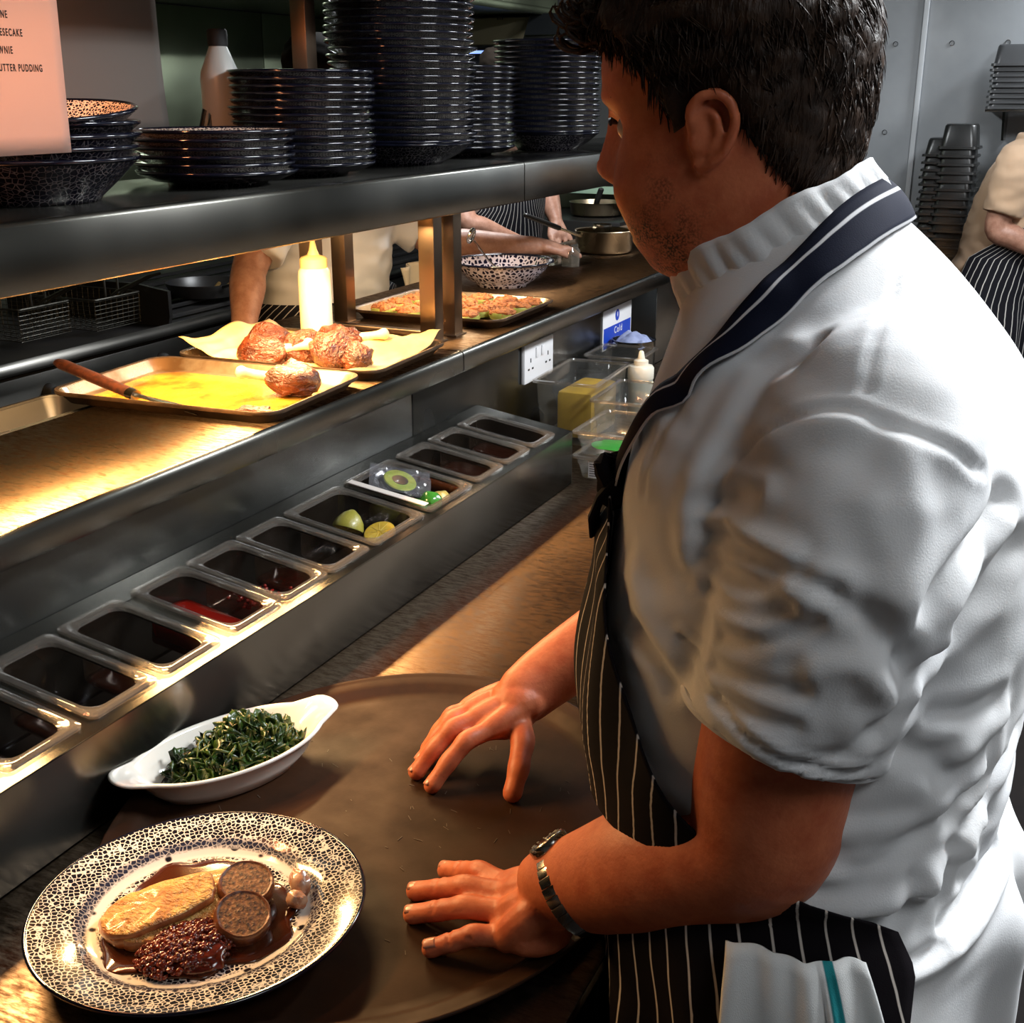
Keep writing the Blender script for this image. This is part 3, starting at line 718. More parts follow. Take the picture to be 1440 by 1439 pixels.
FOLDS = [
    ([(-0.0527, 1.103), (-0.0602, 1.0653), (-0.0624, 1.0349)], -0.006, 0.01),
    ([(-0.0365, 1.107), (-0.0351, 1.0708)], -0.005, 0.008),
    ([(-0.0226, 1.1159), (-0.0141, 1.0844)], 0.005, 0.009),
    ([(-0.065, 1.034), (-0.0267, 1.04), (0.0093, 1.0736)], -0.007, 0.007),
    ([(0.0273, 1.1201), (0.0125, 1.0873), (-0.0167, 1.0418)], -0.006, 0.008),
    ([(-0.0567, 1.0303), (-0.0206, 1.0305), (0.0162, 1.0571)], 0.006, 0.01),
    ([(0.0003, 1.1859), (0.015, 1.1432), (0.0103, 1.1052)], -0.005, 0.012),
    ([(-.236, 1.292), (-.19, 1.272), (-.14, 1.250), (-.088, 1.236)], -.0035, .0035),
    ([(-.236, 1.297), (-.19, 1.277), (-.14, 1.255), (-.088, 1.241)], .002, .004),
    ([(-0.1682, 1.5117), (-0.201, 1.478), (-0.2196, 1.4388), (-0.2278, 1.3937), (-0.2266, 1.3712)], -0.007, 0.011),
    ([(-0.1801, 1.5056), (-0.213, 1.4609), (-0.2314, 1.4099), (-0.2348, 1.37)], 0.006, 0.012),
    ([(-0.2227, 1.4), (-0.1986, 1.4413), (-0.165, 1.4713), (-0.1316, 1.484), (-0.0978, 1.4785), (-0.064, 1.4648), (-0.0407, 1.4403)], -0.0035, 0.0045),
    ([(-0.2123, 1.4069), (-0.1883, 1.4425), (-0.1547, 1.4673), (-0.1214, 1.477)], 0.003, 0.01),
    ([(-0.1416, 1.5835), (-0.1286, 1.5631), (-0.1226, 1.5398), (-0.1166, 1.4964)], -0.002, 0.0035),
    ([(-0.2251, 1.394), (-0.2019, 1.4111), (-0.1814, 1.4192)], -0.005, 0.007),
    ([(-0.2242, 1.3784), (-0.1841, 1.3822), (-0.1425, 1.3813), (-0.1168, 1.3761)], -0.005, 0.006),
    ([(-0.2258, 1.357), (-0.1824, 1.3583), (-0.157, 1.3708)], -0.004, 0.007),
    ([(-0.2219, 1.3861), (-0.1848, 1.3931), (-0.1485, 1.3929)], 0.004, 0.008),
    ([(-0.2137, 1.3388), (-0.1759, 1.3424), (-0.1455, 1.356)], -0.0045, 0.006),
    ([(-0.1957, 1.3158), (-0.1592, 1.331), (-0.1249, 1.3539)], -0.004, 0.006),
    ([(-0.1999, 1.2943), (-0.1673, 1.2976), (-0.1306, 1.3019)], -0.004, 0.006),
    ([(-0.1931, 1.2747), (-0.1603, 1.2754), (-0.1336, 1.275)], -0.0035, 0.006),
    ([(-0.0865, 1.4597), (-0.0724, 1.4156), (-0.072, 1.3682), (-0.065, 1.3478)], 0.006, 0.014),
    ([(-0.1003, 1.4325), (-0.0877, 1.403), (-0.0802, 1.3776)], 0.004, 0.012),
    ([(-0.1164, 1.3718), (-0.0905, 1.3597), (-0.0734, 1.3353), (-0.0651, 1.3035)], -0.006, 0.009),
    ([(-0.1219, 1.3207), (-0.097, 1.3254), (-0.0753, 1.3071), (-0.0621, 1.2985)], 0.006, 0.01),
    ([(-0.0298, 1.4063), (-0.054, 1.3765), (-0.065, 1.3478), (-0.0705, 1.3081)], -0.008, 0.01),
    ([(-0.028, 1.3912), (-0.047, 1.3564), (-0.0526, 1.3227)], 0.007, 0.01),
    ([(-0.0165, 1.3722), (-0.0313, 1.3431), (-0.048, 1.3236), (-0.0817, 1.2715)], -0.008, 0.01),
    ([(-0.0872, 1.2761), (-0.1005, 1.2556), (-0.1311, 1.2458)], -0.004, 0.007),
    ([(-0.0709, 1.2291), (-0.0492, 1.2138), (-0.037, 1.1931)], -0.007, 0.012),
    ([(-0.0536, 1.2537), (-0.0287, 1.2481), (-0.0144, 1.2486)], -0.006, 0.009),
    ([(-0.0342, 1.2118), (-0.0207, 1.2211), (-0.0074, 1.2303)], 0.006, 0.01),
    ([(-0.1084, 1.1296), (-0.0812, 1.1248), (-0.0471, 1.1475), (-0.0241, 1.1665)], -0.006, 0.011),
    ([(-0.0324, 1.1518), (-0.0159, 1.1809), (-0.0116, 1.2059)], -0.006, 0.008),
    ([(-0.0231, 1.136), (-0.0084, 1.1588), (-0.0011, 1.179)], -0.005, 0.007),
    ([(-0.1324, 1.0863), (-0.0938, 1.0872), (-0.052, 1.0965), (-0.0144, 1.1262)], 0.01, 0.012),
    ([(-0.2797, 1.2789), (-0.2554, 1.2651), (-0.24, 1.2496)], -0.005, 0.008),
    ([(-0.2902, 1.3258), (-0.2684, 1.2934), (-0.2441, 1.2735)], 0.004, 0.012),
    ([(-0.2643, 1.4662), (-0.282, 1.4201), (-0.2893, 1.385)], -0.003, 0.006),
    ([(-0.2048, 1.5338), (-0.2285, 1.5013), (-0.2529, 1.4566)], 0.003, 0.01),
    ([(-0.1447, 1.5764), (-0.1709, 1.546), (-0.2038, 1.5188)], -0.003, 0.008),
]
# ------------------------------------------------------------------ the cook's clothes
JR = np.array([   # z, cx, a (front-back), b (side), tilt of the ring (deg, front lower)
    (.78, -.140, .170, .236, 0), (.86, -.142, .172, .242, 0), (.94, -.146, .176, .246, 0), (1.00, -.152, .182, .243, 0), (1.045, -.160, .174, .234, 0), (1.075, -.168, .166, .224, 0),
    (1.098, -.172, .178, .236, 0), (1.16, -.176, .180, .242, 0), (1.24, -.170, .184, .240, 1), (1.31, -.168, .182, .236, 3), (1.37, -.168, .176, .230, 8), (1.424, -.182, .156, .214, 14),
    (1.470, -.197, .132, .186, 19), (1.516, -.215, .102, .138, 25), (1.547, -.226, .084, .102, 28), (1.562, -.231, .078, .088, 30)])
CY = 1.03
def jrow(z): return [float(np.interp(z, JR[:, 0], JR[:, i])) for i in range(5)]
def jpoint(row, th, off=0):
    """th = 0 at the chest, growing towards the person's left (the camera side), pi at the back"""
    z, cx, a, b, tl = row; c, s = math.cos(th), math.sin(th)
    x = -(a + off) * (abs(c) ** .9) * (1 if c > 0 else -1); y = -(b + off) * (abs(s) ** .9) * (1 if s > 0 else -1)
    return Vector((cx + x, CY + y, z + x * math.tan(R(tl))))
g = G()
Q = spline(JR, 5); nj = 96
g.loft([[jpoint(r, 2 * PI * j / nj) for j in range(nj)] for r in Q])
def sleeve(P, inner):
    Ps = spline(P, 5); pts = [tuple(p[:3]) for p in Ps]; rr = [(p[3], p[4]) for p in Ps]
    for x, y, z, a, b in inner: pts.append((x, y, z)); rr.append((a, b))
    fr = frames(pts[:len(Ps)], (0, 1, 0)); fr += [fr[-1]] * len(inner); n = 40; rings = []
    for p, (ra, rb), (a, b) in zip(pts, rr, fr):
        p = Vector(p); rings.append([p + a * (math.cos(t) * ra) + b * (math.sin(t) * rb) for t in [2 * PI * j / n for j in range(n)]])
    g.loft(rings)
sleeve([(-.145, .97, 1.452, .05, .07), (-.134, .905, 1.447, .075, .090), (-.128, .868, 1.425, .086, .103), (-.129, .846, 1.375, .086, .108), (-.137, .832, 1.315, .082, .102), (-.149, .824, 1.262, .079, .091), (-.1565, .820, 1.232, .078, .086)],
       [(-.1566, .820, 1.2315, .0715, .0795), (-.150, .822, 1.262, .069, .078), (-.145, .824, 1.285, .060, .07)])
sleeve([(-.165, 1.09, 1.428, .05, .07), (-.155, 1.155, 1.420, .070, .080), (-.160, 1.200, 1.395, .078, .086), (-.185, 1.228, 1.37, .080, .088), (-.215, 1.252, 1.315, .078, .084), (-.243, 1.270, 1.275, .076, .08)],
       [(-.2431, 1.2701, 1.2749, .070, .074), (-.225, 1.258, 1.302, .066, .07)])
jacket = g.build('jacket', WHITE, person); voxel(jacket, .0042, 5, .6)

# folds: each is a crease or ridge along the line, given on the side of the body (x, z) and dropped on the cloth
V = coords(jacket.data); NRM = normals(jacket.data)
bv = BVHTree.FromPolygons([tuple(v) for v in V], [tuple(p.vertices) for p in jacket.data.polygons])
def drop(x, z, y=.70):
    h = bv.ray_cast(Vector((x, y, z)), Vector((0, 1, 0)))
    if h[0] is None: h = bv.find_nearest(Vector((x, .85, z)))
    return np.array(h[0])
disp = np.zeros(len(V)); near = NRM[:, 1] < .75
for line, amp, wd in FOLDS:
    P = [drop(x, z) for x, z in (spline(line, 4) if len(line) > 2 else line)]
    d = polydist(V, P); disp += near * .8 * amp * (np.exp(-(d / wd) ** 2) - .45 * np.exp(-((d - 1.9 * wd) / (1.1 * wd)) ** 2))
def rough_noise(V, s, k): return np.array([mnoise.noise(Vector((v[0] * s[0], v[1] * s[1], v[2] * s[2] + k))) for v in V])
# tension wrinkles: bands of stretched noise that fade in towards the waist and the back of the sleeve
waist = np.exp(-((V[:, 2] - 1.125) / .06) ** 2); belly = np.exp(-((V[:, 2] - 1.30) / .12) ** 2)
disp += .0055 * waist * rough_noise(V, (9, 9, 46), 0) + .0030 * belly * rough_noise(V, (12, 12, 26), 5) + .0022 * rough_noise(V, (16, 16, 16), 9)
slv = sstep(.90, .86, V[:, 1]) * sstep(1.22, 1.25, V[:, 2])
disp += .0042 * slv * rough_noise(V, (17, 10, 40), 13)
skirt = sstep(1.05, .98, V[:, 2]); ang = np.arctan2(-(V[:, 1] - CY), -(V[:, 0] + .18))
disp += skirt * .011 * np.sin(ang * 9 + 1.3 * np.sin(ang * 4) + 8 * V[:, 2])
setco(jacket.data, V + NRM * disp[:, None])
fr_ = frames([(-.149, .824, 1.262), (-.1565, .820, 1.232)], (0, 1, 0))[1]; cc = Vector((-.1566, .820, 1.2318))
G().tube([cc + fr_[0] * (math.cos(t) * .0715) + fr_[1] * (math.sin(t) * .0775) for t in np.linspace(0, 2 * PI, 49)[:-1]], .0042, 8, closed=True).build('hem', WHITE, jacket)
# stand collar: an open-fronted band round the neck
def band(z0, z1, off0, off1, a0, a1, n=150):
    def f(u, v):
        th = a0 + (a1 - a0) * u; r = [0, -.2325, .0745, .080, 36]
        c, s = math.cos(th), math.sin(th); o = off0 + (off1 - off0) * v + .0016 * math.sin(th * 31 + 4 * v) * math.sin(v * PI) + .0012 * math.sin(th * 13)
        x = -(r[2] + o) * c; y = -(r[3] + o) * s; h = z0 + (z1 - z0) * v
        return Vector((r[1] + x - h * .50, CY + y, 1.562 + x * math.tan(R(30)) + h * .84 + .002 * math.sin(th * 7) * v))
    return G().grid(f, n, 10)
col_o = band(-.022, .024, .009, .004, R(8), R(352)).build('collar', WHITE, person); solidify(col_o, .0035)
bake(col_o)
# breast button
b = drop(-.322, 1.43)
for (x, y, z) in ((-.300, .935, 1.418), (-.338, .965, 1.36)):
    h = bv.find_nearest(Vector((x, y, z))); rot = h[1].to_track_quat('Z', 'Y').to_matrix().to_4x4()
    G().lathe([(0, 0), (.006, 0), (.0065, .003), (.004, .005), (0, .0052)], 12, m=Matrix.Translation(h[0]) @ rot).build('button', mat('knot_button', (.75, .6, .45), .5), jacket)

# apron: bib wraps the front, its near edge curving down to the waist, skirt below wraps to the hip
def arow(z):
    z2 = min(max(z, .78), 1.576); return jrow(z2)
EDGE_N = np.array([(1.44, 8), (1.40, 22), (1.375, 31), (1.32, 44), (1.27, 51), (1.23, 59), (1.20, 66), (1.16, 77), (1.12, 90), (1.095, 108), (1.07, 124), (1.04, 126), (1.0, 122), (.95, 117), (.80, 116), (.55, 112)])[::-1]
def edge(z): return R(float(np.interp(z, EDGE_N[:, 0], EDGE_N[:, 1])))
def apron_surf(z0, z1, nu, nv, off):
    def f(u, v):
        z = z1 + (z0 - z1) * v; e = edge(z); th = -e + 2 * e * u
        o = off + .010 * float(np.exp(-((z - 1.20) / .06) ** 2)) * math.cos(th) ** 2
        low = max(0, min(1, (1.06 - z) / .2)); o += low * (.010 + (.010 if abs(math.degrees(th)) < 80 else .004) * math.sin(th * 11 + z * 5))
        bib = float(np.exp(-((z - 1.37) / .05) ** 2)); o += bib * (.006 * math.sin(th * 9 + z * 60)) + .004 * math.sin(th * 13 + 3 * math.sin(z * 9)) * float(np.exp(-((z - 1.25) / .1) ** 2))
        return jpoint(arow(z), th, o) - Vector((0, 0, 0 if z >= .78 else .78 - z))
    def uvf(u, v):
        z = z1 + (z0 - z1) * v; e = edge(z); return ((-e + 2 * e * u) * .215 + .004 * math.sin(z * 31) + .05, z)
    return G().grid(f, nu, nv, uvf)
apron = apron_surf(.56, 1.425, 90, 80, .0135).build('apron', APRON, person, ang=180); solidify(apron, .0016); bake(apron)
# waist tie and the neck strap with its knot at the corner of the bib
def ribbon(P, w, name, m, off=.006, side=None, src=bv, fold=None):
    """a flat band laid over the cloth: P rows are points near the surface; each is pulled on to it"""
    S0 = spline(P, 8); pts = []; ns = []
    for p in S0:
        h = src.find_nearest(Vector(p)); pts.append(h[0] + h[1] * off); ns.append(h[1])
    for _ in range(3):
        pts = [pts[0]] + [(pts[i - 1] + pts[i] * 2 + pts[i + 1]) / 4 for i in range(1, len(pts) - 1)] + [pts[-1]]
        ns = [ns[0]] + [((ns[i - 1] + ns[i] + ns[i + 1]) / 3).normalized() for i in range(1, len(ns) - 1)] + [ns[-1]]
    g = G(); ln = 0; L = []
    for i in range(len(pts)):
        if i: ln += (pts[i] - pts[i - 1]).length
        L.append(ln)
    k = 8
    rows = []
    for i in range(len(pts)):
        t = (pts[min(i + 1, len(pts) - 1)] - pts[max(i - 1, 0)]).normalized(); sd = t.cross(ns[i]).normalized(); ww = w * (fold(L[i] / L[-1]) if fold else 1)
        for j in range(k + 1):
            q = (j / k - .5); g.v.append(tuple(pts[i] + sd * (q * ww) + ns[i] * (.0035 * math.cos(q * PI) - .0015))); g.uv[len(g.v) - 1] = (j / k * .036 + .0005, L[i])
    for i in range(len(pts) - 1):
        for j in range(k): a = i * (k + 1) + j; g.f.append((a, a + 1, a + k + 2, a + k + 1))
    o = g.build(name, m, person, ang=180); solidify(o, .0018); bake(o); return o
# the surface under the strap is jacket plus collar
cv = coords(col_o.data); jv = coords(jacket.data); no = len(jv)
bv2 = BVHTree.FromPolygons([tuple(v) for v in jv] + [tuple(v) for v in cv], [tuple(p.vertices) for p in jacket.data.polygons] + [tuple(i + no for i in p.vertices) for p in col_o.data.polygons])
left = [(-.323, .932, 1.368), (-.300, .915, 1.405), (-.272, .897, 1.445), (-.244, .88, 1.483), (-.214, .885, 1.524), (-.192, .905, 1.552), (-.168, .93, 1.577), (-.152, .97, 1.590), (-.146, 1.03, 1.595)]
right = [(x, 2 * CY - y, z) for x, y, z in left[:-1]][::-1]
ribbon(left + right, .040, 'neck_strap', STRAP, .0075, src=bv2, fold=lambda t: .62 + .38 * float(sstep(.15, .42, min(t, 1 - t) * 1.0)))
wt = [jpoint(jrow(1.078), R(a), .008) for a in range(92, 125, 5)]
ribbon(wt, .022, 'waist_tie', APRON, .003)
g = G()
kc = Vector((-.333, .934, 1.368))
for a in range(3):
    P = [kc + Vector((.012 * math.cos(t + a), .010 * math.sin(t * 1.0 + a * 2) - .006, .017 * math.sin(t))) for t in np.linspace(0, 2 * PI, 13)[:-1]]
    g.tube(P, [.0075] * 12, 8, closed=True)
g.tube([kc + Vector(p) for p in ((0, -.012, .004), (-.012, -.014, -.012), (-.020, -.010, -.032), (-.022, -.004, -.052))], [(.004, .010), (.004, .011), (.004, .012), (.003, .009)], 10)
g.build('strap_knot', APRON, person)

# trousers and shoes
TROUS = cloth_mat('dark_trousers', (.02, .02, .022), (.03, .03, .032))
for s in (-1, 1):
    G().limb([(-.175, 1.03 + s * .075, .92, .12, .12), (-.16, 1.03 + s * .10, .72, .105, .105), (-.14, 1.03 + s * .11, .46, .085, .085), (-.125, 1.03 + s * .115, .14, .078, .075)], 6, 20, up=(1, 0, 0)).build('trouser_leg', TROUS, person)
    G().limb([(-.055, 1.03 + s * .115, .045, .040, .040), (-.13, 1.03 + s * .118, .055, .045, .048), (-.22, 1.03 + s * .122, .045, .036, .048), (-.29, 1.03 + s * .124, .035, .026, .036)], 6, 16).build('shoe', RUB, person)

# wristwatch on the near wrist
ax = Vector((-.215, -.060, -.190)).normalized(); wc = Vector((-.340, .865, .999)); fr = frames([wc, wc + ax], (0, 0, 1))[0]
up_, sd_ = fr
MET = mat('watch_steel', (.52, .50, .46), .2, 1, var=(.34, .32, .29), vscale=(90, 90, 90))
w = G()
watch = person
def onw(a, r): return wc + up_ * (math.cos(a) * r * .93) + sd_ * (math.sin(a) * r * 1.08)
nl = 26
dirn = -.5
case_a = math.atan2(sd_.dot(Vector((-.60, .10, .8))), up_.dot(Vector((-.60, .10, .8))))
C0 = onw(case_a, .0445); nrm = (C0 - wc).normalized(); Mw = Matrix.Translation(C0) @ Matrix((ax, nrm.cross(ax), nrm)).transposed().to_4x4()
wm = G().lathe([(0, -.004), (.018, -.004), (.0195, -.001), (.0195, .004), (.0175, .0065), (.0165, .0068)], 28, m=Mw).build('wristwatch', MET, person)
G().lathe([(0, .0066), (.0162, .0066), (.0160, .0056), (0, .0056)], 28, m=Mw).build('dial', mat('watch_dial', (.012, .012, .014), .15), wm)
h = G()
for a, L_ in ((.6, .009), (2.2, .013)): h.box((-.0006, 0, .0068), (.0006, L_, .0074), m=Mw @ Matrix.Rotation(a, 4, 'Z'))
for a in range(12): h.box((-.0006, .012, .0067), (.0006, .015, .0072), m=Mw @ Matrix.Rotation(a * PI / 6, 4, 'Z'))
h.build('hands', mat('watch_hands', (.8, .8, .75), .3), wm)
G().lathe([(0, -.002), (.003, -.002), (.003, .003), (0, .003)], 10, m=Mw @ Matrix.Translation((0, -.021, .001)) @ Matrix.Rotation(R(90), 4, 'X')).build('crown', MET, wm)
for i in range(nl):
    a = case_a + .46 + (2 * PI - .92) * (i + .5) / nl; p = onw(a, .0437); n_ = (p - wc).normalized(); t_ = ax.cross(n_)
    Mx = Matrix.Translation(p) @ Matrix((ax, t_, n_)).transposed().to_4x4()
    G().box((-.0098, -.0043, -.001), (.0098, .0043, .0022), .0009, m=Mx).build('link', MET, wm)

# towel tucked in the apron tie at the near hip
TOWEL = None
m, nt, b_ = nodes('towel_cotton'); b_.inputs['Roughness'].default_value = .9; b_.inputs['Specular IOR Level'].default_value = .1
uv = N(nt, 'ShaderNodeUVMap'); sx = N(nt, 'ShaderNodeSeparateXYZ'); nt.links.new(uv.outputs[0], sx.inputs[0])
r = ramp(nt, [(.655, (.74, .75, .74)), (.665, (.02, .22, .24)), (.735, (.02, .22, .24)), (.745, (.74, .75, .74))]); nt.links.new(sx.outputs[0], r.inputs[0]); nt.links.new(r.outputs[0], b_.inputs['Base Color'])
nz = N(nt, 'ShaderNodeTexNoise', i_Scale=260.0); nt.links.new(uv.outputs[0], nz.inputs[0]); bp = N(nt, 'ShaderNodeBump', i_Strength=.5, i_Distance=.001); nt.links.new(nz.outputs[0], bp.inputs['Height']); nt.links.new(bp.outputs[0], b_.inputs['Normal'])
def tw(u, v):
    th = R(87 + 27 * u - (3 - 10 * u) * v); z = 1.060 - .32 * v + .002 * math.sin(u * 9)
    fold = .0065 * math.sin(u * 11 + 1.5 + v * 2.2) * min(1, .1 + v * 2.5) + .0018 * math.sin(u * 27 + v * 4) * (1 - .5 * v)
    o = .033 + .010 * min(1, v * 3) + fold + (.012 if .62 < u < .70 else 0) * min(1, v * 4) - .004 * max(0, 1 - v * 10)
    p = jpoint(arow(max(z, .78)), th + .10 * v * (u - .4), o); p.z -= max(0, .78 - z); return p
to = G().grid(tw, 60, 30, lambda u, v: (u, v)).build('tea_towel', m, ang=180); solidify(to, .003); bake(to)
tag(to, 'white tea towel with a teal stripe tucked into the apron waist at the hip', 'towel')
# ------------------------------------------------------------------ speckled crockery
def speckle(name, dots, thr, white, dark, R0=None, band=None, rough=.16, sy=1.0, coat=.6, net=False):
    """glazed crockery: packed dark dots leave a pale net; optional ring of big dots at radius `band`"""
    m, nt, b = nodes(name); b.inputs['Roughness'].default_value = rough; b.inputs['Coat Weight'].default_value = coat; b.inputs['Coat Roughness'].default_value = .05
    tc = N(nt, 'ShaderNodeTexCoord'); v = N(nt, 'ShaderNodeTexVoronoi', i_Scale=float(dots)); v.inputs['Randomness'].default_value = .7
    nt.links.new(tc.outputs['Object'], v.inputs[0])
    nz = N(nt, 'ShaderNodeTexNoise', i_Scale=55.0, i_Detail=3.0); nt.links.new(tc.outputs['Object'], nz.inputs[0])
    mr = N(nt, 'ShaderNodeMapRange'); mr.inputs['From Min'].default_value = .3; mr.inputs['From Max'].default_value = .7; mr.inputs['To Min'].default_value = -.035; mr.inputs['To Max'].default_value = .035
    nt.links.new(nz.outputs[0], mr.inputs[0]); ad = N(nt, 'ShaderNodeMath', operation='ADD'); nt.links.new(v.outputs['Distance'], ad.inputs[0]); nt.links.new(mr.outputs[0], ad.inputs[1])
    if band or net:      # packed round dots: dark cells with a pale net between them
        v.feature = 'DISTANCE_TO_EDGE'
        r = ramp(nt, [(thr - .03, white), (thr + .03, dark)])
    else: r = ramp(nt, [(thr - .05, dark), (thr + .05, white)])
    nt.links.new(ad.outputs[0], r.inputs[0]); out = r.outputs[0]
    if band:
        sp = N(nt, 'ShaderNodeMapping'); sp.inputs['Scale'].default_value = (1, sy, 0); nt.links.new(tc.outputs['Object'], sp.inputs[0])
        ln = N(nt, 'ShaderNodeVectorMath', operation='LENGTH'); nt.links.new(sp.outputs[0], ln.inputs[0])
        # ring of big dots
        n2 = N(nt, 'ShaderNodeTexVoronoi', i_Scale=58.0); n2.inputs['Randomness'].default_value = .8; nt.links.new(tc.outputs['Object'], n2.inputs[0])
        r2 = ramp(nt, [(.30, (1, 1, 1)), (.36, (0, 0, 0))]); nt.links.new(n2.outputs['Distance'], r2.inputs[0])
        k = 4.0; w = .007
        r3 = ramp(nt, [((band - w) * k, (0, 0, 0)), ((band - w * .5) * k, (1, 1, 1)), ((band + w * .5) * k, (1, 1, 1)), ((band + w) * k, (0, 0, 0))])
        sc = N(nt, 'ShaderNodeMath', operation='MULTIPLY'); sc.inputs[1].default_value = k; nt.links.new(ln.outputs['Value'], sc.inputs[0]); nt.links.new(sc.outputs[0], r3.inputs[0])
        # pale glaze where the big dots sit, blue-black bleed just outside
        r4 = ramp(nt, [((band + .004) * k, (0, 0, 0)), ((band + .010) * k, (.75, .75, .75)), ((band + .018) * k, (0, 0, 0))]); nt.links.new(sc.outputs[0], r4.inputs[0])
        mxp = N(nt, 'ShaderNodeMix', data_type='RGBA'); nt.links.new(r3.outputs[0], mxp.inputs[0]); nt.links.new(out, mxp.inputs[6]); mxp.inputs[7].default_value = c4(white)
        mu = N(nt, 'ShaderNodeMath', operation='MULTIPLY'); nt.links.new(r2.outputs[0], mu.inputs[0]); nt.links.new(r3.outputs[0], mu.inputs[1])
        mxb = N(nt, 'ShaderNodeMix', data_type='RGBA'); nt.links.new(mu.outputs[0], mxb.inputs[0]); nt.links.new(mxp.outputs[2], mxb.inputs[6]); mxb.inputs[7].default_value = c4(dark)
        mxc = N(nt, 'ShaderNodeMix', data_type='RGBA'); nt.links.new(r4.outputs[0], mxc.inputs[0]); nt.links.new(mxb.outputs[2], mxc.inputs[6]); mxc.inputs[7].default_value = (.03, .035, .07, 1)
        out = mxc.outputs[2]
    nt.links.new(out, b.inputs['Base Color']); return m

NAVY = mat('navy_glaze', (.004, .005, .014), .12, coat=.7)
SPK_IN = speckle('speckle_inside', 190, .12, (.72, .66, .58), (.010, .010, .020), net=True)
SPK_OUT = speckle('speckle_outside', 125, .045, (.13, .115, .12), (.004, .004, .010), net=True)
SPK_BOWL = speckle('speckle_bowl', 88, .16, (.50, .45, .50), (.008, .007, .022), net=True)

def plate_proto(name, label, rim, foot, h, thick=.005):
    """a coupe plate: speckled well, dark rolled rim, speckled outside with a foot ring"""
    t = thing(name, label, 'plate')
    G().lathe([(0, .010), (foot * .9, .010), (foot + .01, .0125), (rim * .80, h * .55), (rim * .93, h * .86), (rim - .003, h - .001)], 48).build('well', SPK_IN, t, ang=180)
    G().lathe([(rim - .004, h - .002), (rim - .0025, h + .0012), (rim, h + .0008), (rim + .0012, h - .0015), (rim, h - .004), (rim * .97, h - .0065)], 48, closed=True).build('rim', NAVY, t, ang=180)
    G().lathe([(0, .004), (foot - .006, .004), (foot - .004, 0), (foot, 0), (foot + .003, .006), (rim * .80, h * .55 - thick), (rim * .97, h - .0065)], 48).build('underside', SPK_OUT, t, ang=180)
    return t
def stack(proto, first, x, y, z, n, step, what, group, jit=.003, seed=1, names=None):
    rr = random.Random(seed); out = []
    for i in range(n):
        pos = ORD[i] + ' from the bottom' if i else 'lowest'
        if i == n - 1: pos = 'topmost'
        lab = '%s of %s' % (pos, what)
        loc = (x + rr.uniform(-jit, jit), y + rr.uniform(-jit, jit), z + i * step)
        if i == 0 and first:
            o = proto; o.location = loc; o.rotation_euler = (0, 0, rr.uniform(0, 6)); o['label'] = lab; o['group'] = group
        else: o = dup(proto, loc, rr.uniform(0, 6), lab, group)
        out.append(o)
    return out
ZS = 1.5365
p2 = plate_proto('speckled_plate', 'x', .130, .078, .024)
stack(p2, True, -1.312, 1.660, ZS, 6, .0126, 'the low stack of speckled plates', 'plates in the low stack', .003, 2)
p3 = plate_proto('speckled_plate', 'x', .130, .078, .024)
stack(p3, True, -1.320, 1.930, ZS, 14, .0120, 'the medium plate stack before the bottle', 'plates in the medium stack', .0035, 3)
b4 = plate_proto('speckled_bowl', 'x', .150, .085, .045); b4['category'] = 'bowl'
stack(b4, True, -1.34, 2.325, ZS, 1, .0138, 'the tallest crockery stack, deep speckled bowl', 'plates in the tallest stack', .002, 4)
p4 = plate_proto('speckled_plate', 'x', .154, .088, .024)
stack(p4, True, -1.34, 2.325, ZS + .0265, 24, .0138, 'the tallest navy plate stack', 'plates in the tallest stack', .004, 5)
b5 = plate_proto('speckled_bowl', 'x', .135, .08, .045); b5['category'] = 'bowl'
stack(b5, True, -1.33, 3.07, ZS, 1, .0138, 'the stack beside the cook\'s nose, a deep speckled bowl', 'plates beside the face', .002, 6)
p5 = plate_proto('speckled_plate', 'x', .140, .08, .024)
stack(p5, True, -1.33, 3.07, ZS + .0265, 18, .0128, 'the navy plate stack nearest the face', 'plates beside the face', .003, 7)
p6 = plate_proto('speckled_plate', 'x', .138, .08, .024)
stack(p6, True, -1.400, 2.690, ZS, 15, .0126, 'the plate stack half hidden behind the tallest', 'plates behind the tallest stack', .004, 8)
b1 = plate_proto('speckled_bowl', 'x', .150, .092, .060); b1['category'] = 'bowl'
stack(b1, True, -1.335, 1.285, ZS, 3, .0150, 'the wide speckled bowls under the hanging paper', 'bowls under the paper', .002, 9)
b1b = plate_proto('speckled_bowl', 'x', .142, .082, .046); b1b['category'] = 'bowl'
stack(b1b, True, -1.332, 1.300, ZS + .0450, 3, .0150, 'the smaller speckled bowls piled on the wide ones', 'small bowls under the paper', .004, 10)[-1].rotation_euler = (R(5), R(2), 0)

# bottle behind the medium stack, with a fan of steel tongs and a copper tin beside it
t = thing('spray_bottle', 'translucent white bottle with black cap behind the medium plate stack', 'bottle', (-1.475, 1.90, ZS))
G().lathe([(0, 0), (.034, 0), (.036, .004), (.036, .165), (.034, .178), (.016, .222), (.013, .226), (.013, .232)], 28).build('body', mat('milky_plastic', (.52, .54, .52), .35, trans=.2), t)
G().lathe([(.0135, .222), (.0175, .222), (.018, .226), (.018, .248), (.016, .251), (0, .251)], 20).build('cap', RUB, t)

